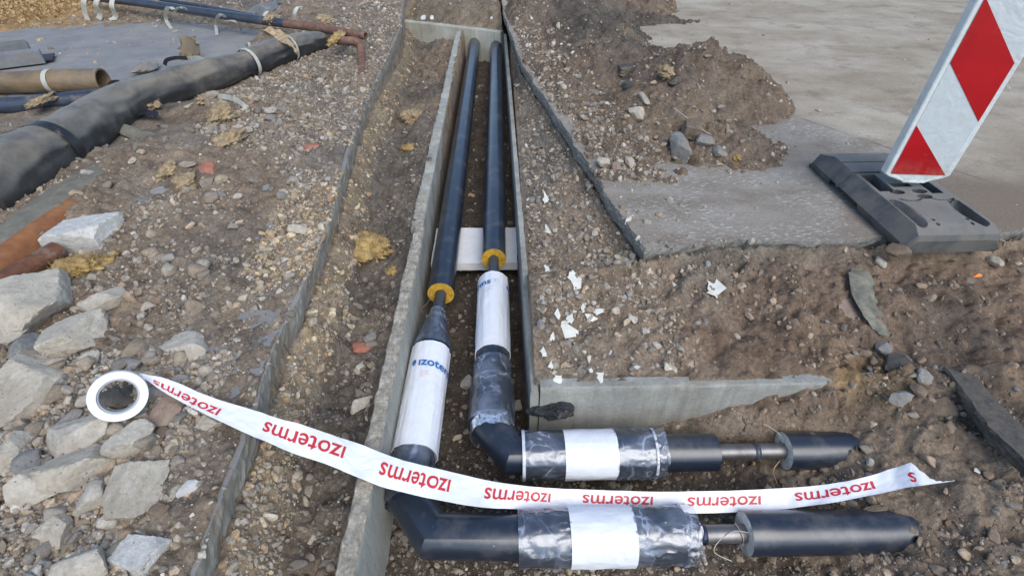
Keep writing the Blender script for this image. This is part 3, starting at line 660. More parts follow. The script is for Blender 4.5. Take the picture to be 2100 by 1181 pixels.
seg_tube('jacket',P3(XF,YL),P3(1.9,YL-.005),RJ+.001,PL,M_jdusty,30,rf=wrinkle(33,.0008,4,1),cap=(False,True))
# --- right line
seg_tube('jacket',P3(-.054,7.2),P3(-.056,2.36),RJ,PR,M_jacket,60,rf=wrinkle(5,.0006,2,1),cap=(True,True))
foam_disc('foam_ring',P3(-.056,2.355),(0,-1,0),.0695,RS,PR,M_foam,2)
seg_tube('steel_pipe',P3(-.056,2.36),P3(-.056,2.0),RS,PR,M_steeld,8,48,cap=(True,True))
seg_tube('joint_sleeve',P3(-.056,at(1010,556,ZP+.08).y),P3(-.055,at(1010,706,ZP+.08).y),.0815,PR,M_white,50,90,rf=wrinkle(39,.004,2.2,3.2),th=.004)
seg_tube('inner_sleeve',P3(-.056,2.0),P3(-.055,1.36),.076,PR,M_jacket,6,72,cap=(True,True))
seg_tube('film_wrap',P3(-.055,at(1010,722,ZP+.08).y),P3(-.055,1.44),.0822,PR,M_film,34,90,rf=wrinkle(42,.005,14,2.4))
seg_tube('film_wrap',P3(-.055,1.45),P3(-.058,1.235),.092,PR,M_film,34,90,rf=wrinkle(45,.0055,16,1.2))
seg_tube('inner_sleeve',P3(-.055,1.425),P3(-.056,1.25),.084,PR,M_jacket,8,72,rf=wrinkle(46,.004,8,1.0),cap=(True,True))
YR=1.097
tr=tube_pts([P3(-.055,1.40),P3(-.055,1.215),P3(.032,YR+.003),P3(.20,YR)],RJ+.003,72)
link('elbow',rings_mesh('elbow',tr,(True,True),sharp=25),M_jacket,PR)
jagged_cuff('film_cuff',P3(-.056,1.25),P3(-.052,1.185),.088,PR,9,.005)
def hy(px): return at(px,932,ZP).x
seg_tube('jacket',P3(.19,YR),P3(hy(1467),YR),RJ,PR,M_jdusty,6,cap=(True,True))
seg_tube('film_rim',P3(hy(1070),YR),P3(hy(1076),YR),.0935,PR,M_filmw,4,90,rf=wrinkle(50,.002,20,3),th=.003)
seg_tube('joint_sleeve',P3(hy(1072),YR),P3(hy(1158),YR),.085,PR,M_jacket,6,72,cap=(True,True))
seg_tube('film_wrap',P3(hy(1076),YR),P3(hy(1158),YR),.091,PR,M_film,34,100,rf=wrinkle(51,.004,11,2.4))
seg_tube('joint_sleeve',P3(hy(1155),YR),P3(hy(1260),YR),.0935,PR,M_white,34,100,rf=wrinkle(54,.0026,9,2.6),th=.004)
seg_tube('joint_sleeve',P3(hy(1256),YR),P3(hy(1335),YR),.085,PR,M_jacket,6,72,cap=(True,True))
seg_tube('film_wrap',P3(hy(1258),YR),P3(hy(1338),YR),.0915,PR,M_film,34,100,rf=wrinkle(57,.006,14,2.4))
seg_tube('film_rim',P3(hy(1334),YR),P3(hy(1339),YR),.0945,PR,M_filmw,4,90,rf=wrinkle(58,.004,20,3),th=.003)
jagged_cuff('film_cuff',P3(hy(1334),YR),P3(hy(1358),YR),.0925,PR,11,.008)
seg_tube('steel_pipe',P3(hy(1460),YR),P3(hy(1612),YR),RS,PR,M_steel,10,48,cap=(True,True))
weld(P3(hy(1552),YR),(1,0,0),PR,M_steeld)
XG=hy(1610); foam_disc('foam_ring',P3(XG,YR),(-1,0,0),.0695,RS,PR,M_foamp,8)
seg_tube('jacket',P3(XG,YR),P3(1.8,YR-.006),RJ+.001,PR,M_jdusty,30,rf=wrinkle(36,.0008,4,1),cap=(False,True))
def wire(name,pts,r,mat,parent=None,loc=None,seg=8,sub=6):
    P=[Vector(p) for p in pts]; out=[]
    for i in range(len(P)-1):
        a=P[max(i-1,0)];b=P[i];c=P[i+1];d=P[min(i+2,len(P)-1)]
        for k in range(sub):
            t=k/sub; out.append(.5*((2*b)+(c-a)*t+(2*a-5*b+4*c-d)*t*t+(3*b-a-3*c+d)*t**3))
    out.append(P[-1]); return link(name,rings_mesh(name,tube_pts(out,r,seg)),mat,parent)
wire('alarm_wire',[(XF+.0,YL-.02,ZP+.045),(XF-.05,YL-.01,ZP+.04),(XF-.10,YL-.03,ZP+.01),(XF-.115,YL-.055,ZP-.01),(XF-.06,YL-.075,ZP-.03)],.0013,M_wire,PL)
wire('alarm_wire',[(XF-.03,YL+.024,ZP+.026),(XF-.028,YL+.005,ZP+.033),(XF-.02,YL-.025,ZP+.026),(XF-.015,YL-.035,ZP-.01)],.0016,M_wire,PL)
wire('alarm_wire',[(XG+.0,YR+.03,ZP+.04),(XG-.03,YR+.05,ZP+.06),(XG-.07,YR+.07,ZP+.075)],.0013,M_wire,PR)
wire('alarm_wire',[(XG-.02,YR-.03,ZP-.02),(XG-.05,YR-.06,ZP-.04),(XG-.045,YR-.10,ZP-.06)],.0013,M_copper,PR)
wire('alarm_wire',[(xl(2)-.045,2.05,ZP+.02),(xl(2)-.05,2.02,ZP+.0),(xl(2)-.06,1.98,ZP+.005),(xl(2)-.085,1.94,ZP),(xl(2)-.075,1.92,ZP-.01)],.0012,M_copper,PL)
# printed lettering on the two white sleeves (around the tube)
def sleeve_text(s,size,p0,axis,r,ang,mat,parent,bold=.0008,shift=(0,0),skew=0.,side=None):
    v,f=text_mesh(s,size,bold)
    if side=='L': v[:,0]-=v[:,0].min()
    if side=='R': v[:,0]-=v[:,0].max()
    v[:,1]+=v[:,0]*skew
    fn=around(p0,axis,r,ang,-1); return link('printed_lettering',mesh_np('printed_lettering',fn(v,shift),f,False),mat,parent)
pt=P3(xl(1.6),at(880,742,ZP+.09).y)
RL=.0935
sleeve_text('\u0131zoterms',.062,pt,(0,1,0),RL,90,M_print_b,slv,.0012,skew=-.10,side='L',shift=(-.028,.004))
# round logo dot left of the word
th=np.linspace(0,2*math.pi,28,endpoint=False); dv_=np.concatenate([[[0,0,0]],np.stack([np.cos(th)*.0095,np.sin(th)*.0145,th*0],1)])
df=np.array([[0,k+1,(k+1)%28+1] for k in range(28)])
link('printed_logo',mesh_np('printed_logo',around(pt,(0,1,0),RL,90,-1)(dv_,(-.051,.008)),df,False),M_print_b,slv)
ringv=np.concatenate([np.stack([np.cos(th)*.0125,np.sin(th)*.0185,th*0],1),np.stack([np.cos(th)*.0108,np.sin(th)*.0165,th*0],1)]); rf_=np.array([[k,(k+1)%28,28+(k+1)%28,28+k] for k in range(10,24)])
link('printed_logo',mesh_np('printed_logo',around(pt,(0,1,0),RL,90,-1)(ringv,(-.051,.008)),rf_,False),M_print_b,slv)
def fine_lines(p0,axis,r,ang,widths,pitch,mat,parent,x0=0.,h=.0022):
    rs=random.Random(4); Vv=[];Ff=[]
    for k,wd in enumerate(widths):
        x=x0; 
        while x<x0+wd:
            l=rs.uniform(.004,.011); n=len(Vv); y=-k*pitch
            Vv+=[(x,y,0),(x+l,y,0),(x+l,y+h,0),(x,y+h,0)]; Ff.append((n,n+1,n+2,n+3)); x+=l+.0022
    fn=around(p0,axis,r,ang,-1); link('printed_fine_lines',mesh_np('printed_fine_lines',fn(np.array(Vv)),np.array(Ff),False),mat,parent)
fine_lines(P3(xl(1.5),pt.y-.05),(0,1,0),.0925,90,(.034,.028,.03,.02),.010,M_print_f,slv,x0=-.010)
slr=[o for o in PR.children if o.name.startswith('joint_sleeve')][0]
pr_=P3(-.0555,at(1012,576,ZP+.084).y)
sleeve_text('\u0131zoterms',.060,pr_,(0,1,0),.0865,90,M_print_b,slr,.0012,side='R',shift=(-.012,0))
sleeve_text('\u0131zo',.060,pr_,(0,1,0),.0865,90,M_print_b,slr,.0012,side='L',shift=(.082,-.008))
def frame_box(w_,h_,t): 
    v=[(-w_,-h_),(w_,-h_),(w_,h_),(-w_,h_),(-w_+t,-h_+t),(w_-t,-h_+t),(w_-t,h_-t),(-w_+t,h_-t)]
    return np.array([(a,b,0) for a,b in v]),np.array([(0,1,5,4),(1,2,6,5),(2,3,7,6),(3,0,4,7)])
for sx_ in (-.001,.022):
    v,f=frame_box(.010,.011,.0016); link('printed_box',mesh_np('printed_box',around(pr_,(0,1,0),.0865,90,-1)(v,(sx_,.006)),f,False),M_print_g,slr)
fine_lines(P3(-.0555,pr_.y-.045),(0,1,0),.0865,90,(.05,.04,.045,.03),.011,M_print_f,slr,x0=-.055)
# support slab under both pipes
def box_mesh(name,x0,x1,y0,y1,z0,z1,bev=.004,segs=2,noise_amp=0.,cuts=0,sh=(0,0)):
    bm_=bmesh.new(); bmesh.ops.create_cube(bm_,size=1)
    for v in bm_.verts: v.co=Vector((x0+(v.co.x+.5)*(x1-x0),y0+(v.co.y+.5)*(y1-y0),z0+(v.co.z+.5)*(z1-z0)))
    if cuts: bmesh.ops.subdivide_edges(bm_,edges=bm_.edges,cuts=cuts,use_grid_fill=True)
    if bev and not cuts: bmesh.ops.bevel(bm_,geom=list(bm_.edges),offset=bev,segments=segs,affect='EDGES',profile=.6)
    if noise_amp:
        P=np.array([tuple(v.co) for v in bm_.verts]); d=np.stack([fb3(P,25,3,k*5.) for k in range(3)],1)*noise_amp
        for v,q in zip(bm_.verts,d): v.co+=Vector(q)
    me=bpy.data.meshes.new(name); bm_.to_mesh(me); bm_.free(); me.polygons.foreach_set('use_smooth',np.ones(len(me.polygons),dtype=bool)); me.set_sharp_from_angle(angle=R(35)); return me
sb=link('support_slab',box_mesh('support_slab',-.428,.082,2.42,2.80,-.506,-.4525,0,noise_amp=.003,cuts=14),M_whiteb); tag(sb,'white foam slab lying across the channel floor under both pipes','support slab')

# ------------------------------------------------------------ barrier tape and its roll
TT=[((286,767),(296,778),.118),((302,769),(304,781),.108),((350,780),(340,806),.085),((433,814),(410,844),.06),((520,840),(495,885),.03),((575,859),(552,908),.016),((620,872),(600,928),-.015),((690,894),(670,953),-.085),
 ((700+40,911),(722,974),-.135),((800,935),(780,997),-.172),((850,950),(832,1010),-.215),((900,962),(885,1022),-.262),((1000,985),(990,1040),-.288),((1090,997),(1082,1044),-.318,-.352),((1150,1001),(1146,1046),-.330,-.372),((1270,1006),(1265,1049),-.333,-.376),((1400,1008),(1398,1052),-.333,-.376),
 ((1500,1006),(1498,1050),-.333,-.374),((1600,1001),(1604,1044),-.32,-.352),((1700,992),(1710,1030),-.29),((1780,977),(1800,1012),-.265),((1830,960),(1850,1002),-.235),((1868,948),(1885,996),-.20)]
ta=np.array([tuple(at(*r[0],r[2])) for r in TT]); tb_=np.array([tuple(at(*r[1],r[-1]-.004)) for r in TT])
pxs=np.array([(a[0]+b[0])/2 for a,b in [r[:2] for r in TT]],float)
def smooth_rows(A,n=420):
    u=np.linspace(0,len(A)-1,n); i=np.clip(u.astype(int),0,len(A)-2); t=(u-i)[:,None]
    p0=A[np.clip(i-1,0,None)];p1=A[i];p2=A[i+1];p3=A[np.clip(i+2,None,len(A)-1)]
    return .5*(2*p1+(p2-p0)*t+(2*p0-5*p1+4*p2-p3)*t*t+(3*p1-p0-3*p2+p3)*t**3)
NT=420; SA=smooth_rows(ta,NT); SB=smooth_rows(tb_,NT); PXI=np.interp(np.linspace(0,len(TT)-1,NT),np.arange(len(TT)),pxs)
NV=15
def tape_pt(u,v,off=0.):
    """u index along (0..NT-1), v across 0 (far edge) .. 1 (near edge)"""
    i=np.clip(np.floor(u).astype(int),0,NT-2); t=(u-i)[...,None]
    a=SA[i]*(1-t)+SA[i+1]*t; b=SB[i]*(1-t)+SB[i+1]*t; vv=v[...,None]
    p=a*(1-vv)+b*vv
    p[...,2]+= .008*np.sin(v*math.pi)*fbm(u/NT*3,v*0,.10,2,90)+.004*(v-.5)*2*fbm(u/NT*3,v*0,.16,2,92)+.0035*(.5-abs(fbm(u/NT*3,v*.25,.07,3,91)))+off
    return p
U,Vv=np.meshgrid(np.arange(NT,dtype=float),np.linspace(0,1,NV),indexing='ij')
rootT=empty('barrier_tape',at(245,811,.05),'white barrier tape with red lettering, unrolled across the trench from its roll','tape')
TP=tape_pt(np.minimum(U,NT-1.001),Vv)
# torn tail
tail=[]; 
base=TP[-1]; tipp=np.array(at(1962,985,-.19))
nt_=14
for k in range(1,nt_):
    f=k/nt_; row=[]
    for j in range(NV):
        q=j/(NV-1); e=1-f
        end=base[-1]+(tipp-base[-1])*f; top=base[0]+(base[-1]-base[0])*(1-(1-f)**3.2*1.0)+(tipp-base[-1])*f
        jag=.006*vn3(np.array([[k*1.7,3.,9.]]),1.)[0]
        row.append(top+(end-top)*q+np.array([jag,jag*.6,0])*(1-q))
    tail.append(row)
VT=np.concatenate([TP,np.array(tail)],0); n_,m_=VT.shape[:2]
# real film thickness: a second skin 0.4 mm below
lo=VT.copy(); lo[...,2]-=.0005
V=np.concatenate([VT.reshape(-1,3),lo.reshape(-1,3)]); f1=grid_faces(n_,m_); f2=f1[:,::-1]+n_*m_
link('tape_strip',mesh_np('tape_strip',V,np.concatenate([f1,f2])),M_tape,rootT)
strip=[o for o in rootT.children][0]
wv,wf=text_mesh('\u0131zoterms',1.0,.012); wx0,wx1=wv[:,0].min(),wv[:,0].max(); wy0,wy1=-.27,.27
wc=(wv[:,1].min()+wv[:,1].max())/2
def word(pxa,pxb,vc=.56,vh=.56,clip=None):
    # upside down: x of the word runs from pxb (first letter) to pxa (last letter)
    q=(wv[:,0]-wx0)/(wx1-wx0); px=pxb+(pxa-pxb)*q
    u=np.interp(px,PXI,np.arange(NT)); v=vc+(wv[:,1]-wc)/.72*vh
    v=np.clip(v,.02,.985)
    P=tape_pt(np.clip(u,0,NT-1.01),v,.0012)
    link('printed_word',mesh_np('printed_word',P,wf,False),M_print_r,strip)
word(318,452,.66,.6); word(537,706,.50,.60); word(779,926,.52,.62); word(993,1132,.50,.62); word(1199,1337,.50,.60); word(1408,1561,.52,.60); word(1630,1793,.52,.62)
sv,sf=text_mesh('s',1.0,.012); q=(sv[:,0]-sv[:,0].min())/(sv[:,0].max()-sv[:,0].min()); u=np.interp(1893-(q*24),PXI,np.arange(NT)); 
u=NT-1.01-q*10; link('printed_letter',mesh_np('printed_letter',tape_pt(u,.60+(sv[:,1]-sv[:,1].mean())/.62*.55,.0012),sf,False),M_print_r,strip)
# roll: ring facing the camera, leaning on the stones
rc=at(243,811,.115); vd=(Vector((0,0,CH))-rc).normalized(); ax=(vd+Vector((-.10,.0,-.16))).normalized()
ua,va=frame(ax)
def ringprof(prof,seg=96,wob=0):
    rg=[]
    th=np.linspace(0,2*math.pi,seg,endpoint=False)
    for r,h in prof:
        rr=r+wob*fbm(np.cos(th)*2,np.sin(th)*2+h*90,.6,3,95)
        rg.append(np.array(rc)+np.outer(np.cos(th)*rr,np.array(ua))+np.outer(np.sin(th)*rr,np.array(va))+np.array(ax)*h)
    return rg
prof=[(.0745,-.028),(.0745,.020),(.0738,.0215)]+[(.0738-.0009*k,.0215+(.0008 if k%2 else 0)) for k in range(1,25)]+[(.0518,.0205),(.0518,-.028),(.0745,-.028)]
link('tape_roll',rings_mesh('tape_roll',ringprof(prof),(False,False),sharp=60),M_tape,rootT)
prof=[(.0515,-.034),(.0515,.016),(.0470,.016),(.0470,-.034),(.0515,-.034)]
M_core=simple('card_core',(.38,.40,.42),.7,var=.15,bs=.1)
link('cardboard_core',rings_mesh('cardboard_core',ringprof(prof),(False,False),sharp=60),M_core,rootT)

_t=M_rubber.node_tree; _b=_t.nodes['Principled BSDF']; _g=_t.nodes.new('ShaderNodeNewGeometry'); _s=_t.nodes.new('ShaderNodeSeparateXYZ'); _t.links.new(_g.outputs['Normal'],_s.inputs[0])
_old=_b.inputs['Base Color'].links[0].from_socket
_m=mth(_t,'MULTIPLY',ramp(_t,_s.outputs[2],[(.80,(0,0,0)),(.97,(1,1,1))]),ramp(_t,noise(_t,7,6,.7),[(.3,(.35,.35,.35)),(.6,(.9,.9,.9))]))
_t.links.new(mixc(_t,_m,_old,(.21,.20,.18)),_b.inputs['Base Color'])
# ------------------------------------------------------------ traffic beacon and its rubber foot
ZB=.18; b0=at(1813,362,ZB); b1=at(1946,366,ZB)
bx=(b1-b0); BW=bx.length; bx.normalize(); by=Vector((-bx.y,bx.x,0))
BE=empty('traffic_beacon',((b0.x+b1.x)/2,(b0.y+b1.y)/2,0),'red and white striped traffic beacon panel standing in a black rubber foot','beacon')
lean=R(1.2); bz=(Vector((0,0,1))*math.cos(lean)+bx*math.sin(lean))
def bp(u,v,d=0.): return b0+bx*u+bz*v+by*d        # u across, v up, d depth away from camera
def solve_v(u,py):
    lo_,hi=0,1.3
    for _ in range(40):
        m_=(lo_+hi)/2; p=bp(u,m_,0)
        if pj(*p)[1]>py: lo_=m_
        else: hi=m_
    return lo_
PHT=1.02
def prism(name,prof,fn,parent,mat,bev=0.):
    """prof: list of (u,v) outline; fn(u,v,d) ; extruded d0..d1"""
    pass
def loft(name,loops,parent,mat,sharp=35,closed_caps=True):
    me=rings_mesh(name,[np.array([tuple(p) for p in l]) for l in loops],(closed_caps,closed_caps),sharp=sharp); return link(name,me,mat,parent)
def panel_outline(i,d):
    c=.018-i*.3; pts=[]
    w0,w1,h0,h1=i,BW-i,i*.6,PHT-i
    for cx_,cz_,a0 in ((w1-c,h1-c,0),(w0+c,h1-c,90)):
        for k in range(6): a=R(a0+k*18); pts.append(bp(cx_+c*math.cos(a),cz_+c*math.sin(a),d))
    cb=.03
    pts+=[bp(w0,h0+cb*.4,d),bp(w0+.02,h0,d),bp(BW*.30,h0-.022,d),bp(BW*.34,h0-.032,d),bp(BW*.66,h0-.032,d),bp(BW*.72,h0-.022,d),bp(w1-.02,h0,d),bp(w1,h0+cb*.4,d)]
    return pts
loft('panel_frame',[panel_outline(.004,.048),panel_outline(0,.044),panel_outline(0,.004),panel_outline(.004,0),panel_outline(.016,-.0),panel_outline(.020,.003)],BE,M_panelw)
u0=.024; u1=BW-.024; v0=solve_v(.05,357)
va_=[v0,solve_v(u0,258),solve_v(u0,130),solve_v(u0,-5)]; step=(va_[3]-v0)/3.0
drop=step
def sheet_poly(name,poly,mat,d):
    me=bpy.data.meshes.new(name); n=len(poly); f=[bp(a,b,d) for a,b in poly]+[bp(a,b,d+.0016) for a,b in poly]
    me.from_pydata([tuple(p) for p in f],[],[tuple(range(n))[::-1],tuple(range(n,2*n))]+[(k,(k+1)%n,n+(k+1)%n,n+k) for k in range(n)]); return link(name,me,mat,BE)
topv=PHT-.026
sheet_poly('white_sheeting',[(u0,v0),(u1,v0),(u1,topv),(u0,topv)],M_reflw,.0012)
lv=[va_[0],va_[1],va_[2],va_[3]]; lv.append(lv[3]+(lv[3]-lv[2]))
rv=[v0,solve_v(u1,250),solve_v(u1,130)]; rv+=[rv[2]+(rv[2]-rv[1]),rv[2]+2*(rv[2]-rv[1])]
def clipp(p): return [(a,min(b,topv)) for a,b in p]
sheet_poly('red_stripe',[(u0,v0),(u1,v0),(u0,lv[1])],M_reflr,-.0008)
sheet_poly('red_stripe',clipp([(u0,lv[2]),(u1,rv[1]),(u1,rv[2]),(u0,lv[3])]),M_reflr,-.0008)
if rv[3]<topv: sheet_poly('red_stripe',[(u1,rv[3]),(u1,topv),(u0+(u1-u0)*.62,topv)],M_reflr,-.0008)
# foot: height field with bevels, slots, holes and hand scoops
fx0,fx1,fy0,fy1=1.775,2.215,1.835,2.70; FHT=.112
nx_,ny_=150,290
gx=np.linspace(fx0,fx1,nx_); gy=np.linspace(fy0,fy1,ny_); GX,GY=np.meshgrid(gx,gy); 
ux=(GX-fx0)/(fx1-fx0); uy=(GY-fy0)/(fy1-fy0)
cx_=np.minimum(ux,1-ux)*(fx1-fx0); cyy=np.minimum(uy,1-uy)*(fy1-fy0)
waist=.0
side=np.where(ux<.5,.060,.022)
sl=np.clip(cx_/side,0,1)
hgt=.042+(FHT-.042)*sl
endsl=np.clip(cyy/.012,0,1)
dip=.016*ss(.10,.0,uy)+.02*ss(.86,1.,uy)
hgt=np.minimum(hgt,FHT-dip*1.3)*(.75+.25*endsl)
corner=ss(.0,.03,cx_+cyy-.015); hgt=hgt*(.6+.4*corner)
def cut(mask,depth): 
    global hgt
    hgt=np.where(mask,np.minimum(hgt,hgt*0+depth),hgt)
def ell(cx0,cy0,rx_,ry_): return ((ux-cx0)/rx_)**2+((uy-cy0)/ry_)**2
for (a,b) in ((.36,.42),(.62,.425),(.60,.365)): cut(ell(a,b,.080,.024)<1,.03)
cut((abs(ux-.26)<.085)&(abs(uy-.53)<.10),.045); cut((abs(ux-.80)<.065)&(abs(uy-.50)<.10),.045)
cut((abs(ux-.50)<.11)&(abs(uy-.50)<.022),.05)
for a,sg in ((.17,1),(.88,-1)):      # hand scoops, deep on the outer side
    e=ell(a+.03*sg,.20,.11,.135); inside=(e<1)&(np.where(sg>0,ux>a-.02,ux<a+.03)); 
    dpt=np.where(inside,np.clip(1.15-e,0,1)*.06*np.clip(1-(abs(ux-a)/.15),.15,1),0); hgt=hgt-dpt
for a in (.36,.72): 
    r_=np.sqrt(ell(a+.05,.37,.14,.05)); hgt=np.where((abs(r_-1)<.10)&(uy<.345),hgt-.012,hgt)
hgt=np.where((abs(uy-.80)<.006)&(abs(ux-.5)<.36),hgt-.01,hgt); hgt=np.where((abs(uy-.66)<.012)&(ux<.45),hgt-.012,hgt)
for a in (.37,.73):
    for b in (.125,.085): cut(ell(a,b,.015,.009)<1,.08)
hgt=hgt+.0006*fbm(GX,GY,.02,3,99)
rim=(np.arange(ny_)[:,None]%(ny_-1)==0)|(np.arange(nx_)[None,:]%(nx_-1)==0)
top=np.stack([GX,GY,hgt+.004],-1)
yaw=R(1.0); cxm,cym=(fx0+fx1)/2,(fy0+fy1)/2
def rotf(A):
    B=A.copy(); dx=A[...,0]-cxm; dy=A[...,1]-cym; B[...,0]=cxm+dx*math.cos(yaw)-dy*math.sin(yaw); B[...,1]=cym+dx*math.sin(yaw)+dy*math.cos(yaw); return B
# underside edge: recessed arch in the middle of the long sides
bidx=[(0,j) for j in range(nx_)]+[(i,nx_-1) for i in range(1,ny_)]+[(ny_-1,j) for j in range(nx_-2,-1,-1)]+[(i,0) for i in range(ny_-2,0,-1)]
vid=np.arange(nx_*ny_).reshape(ny_,nx_); top_id=[vid[i,j] for i,j in bidx]
low=[]; 
for i,j in bidx:
    x_,y_=gx[j],gy[i]; uyv=(y_-fy0)/(fy1-fy0); archd=.0
    if .44<uyv<.76 and j in(0,nx_-1): archd=.026
    tw=.014; x_+= (tw if j==0 else -tw if j==nx_-1 else 0); y_+= (.010 if i==0 else -.010 if i==ny_-1 else 0)
    low.append((x_,y_,.004+archd))
V=np.concatenate([top.reshape(-1,3),np.array(low)]); V=rotf(V); nb_=nx_*ny_; nl=len(low)
F4=grid_faces(ny_,nx_); Fs=np.array([[top_id[k],nb_+k,nb_+(k+1)%nl,top_id[(k+1)%nl]] for k in range(nl)])
me=mesh_np('rubber_foot',V,np.concatenate([F4,Fs])); me.set_sharp_from_angle(angle=R(32)); 
link('rubber_foot',me,M_rubber,BE)

# ------------------------------------------------------------ rocks
def ico(sub):
    bm_=bmesh.new(); bmesh.ops.create_icosphere(bm_,subdivisions=sub,radius=1); bm_.verts.index_update()
    v=np.array([tuple(q.co) for q in bm_.verts]); f=np.array([[q.index for q in p.verts] for p in bm_.faces]); bm_.free(); v/=np.linalg.norm(v,axis=1)[:,None]; return v,f
ICO={s:ico(s) for s in (1,2,3,4,5)}
def rock_shape(rs,sub=4,planes=11,rough=.07,blocky=0.):
    D,Fc=ICO[sub]; n=rs.normal(size=(planes,3)); n/=np.linalg.norm(n,axis=1)[:,None]
    dd=rs.uniform(.60,.86,planes)
    if blocky>0:
        n=np.concatenate([n[:4],np.array([[1,0,0],[-1,0,0],[0,1,0],[0,-1,0],[0,0,1],[0,0,-1]])+rs.normal(size=(6,3))*.12]); n/=np.linalg.norm(n,axis=1)[:,None]; dd=np.concatenate([rs.uniform(.9,1.1,4),rs.uniform(.66,.76,6)])
    q=np.maximum(D@n.T,1e-3); r=np.min(dd/q,axis=1); r=np.minimum(r,1.32)
    o=rs.uniform(0,30); r=r*(1+rough*fb3(D,2.2,4,o)+rough*.9*(.5-abs(fb3(D,6,4,o+3)))+rough*.35*fb3(D,22,3,o))
    return D*r[:,None],Fc
def rock(px,py,wpx,hpx,mat,label,name='rock',cat='rock',group=None,z=None,flat=.8,ang=0.,seed=1,planes=11,rough=.07,blocky=0.,sub=4,lift=.16,tilt=(0,0),zref=None):
    c=at(px,py,zref if zref is not None else 0); z0=gz(c.x,c.y) if z is None else z
    for _ in range(3):
        c=at(px,py,z0+.02); z0=gz(c.x,c.y) if z is None else z
    W=(at(px+wpx/2,py,z0)-at(px-wpx/2,py,z0)).length/2; Dp=(at(px,py+hpx/2,z0)-at(px,py-hpx/2,z0)).length/2*.86
    rs=np.random.RandomState(seed); v,f=rock_shape(rs,sub,planes,rough,blocky)
    Hh=min(W,Dp)*flat; v=v*np.array([W,Dp,Hh])*.92
    E=Euler((tilt[0],tilt[1],R(ang))).to_matrix(); v=v@np.array(E).T
    me=mesh_np(name,v,f); me.set_sharp_from_angle(angle=R(28))
    zc_=z0+Hh*lift
    # keep the centre on the sight line of its own height
    c=at(px,py,zc_)
    o=link(name,me,mat,None,(c.x,c.y,zc_)); tag(o,label,cat,group); return o
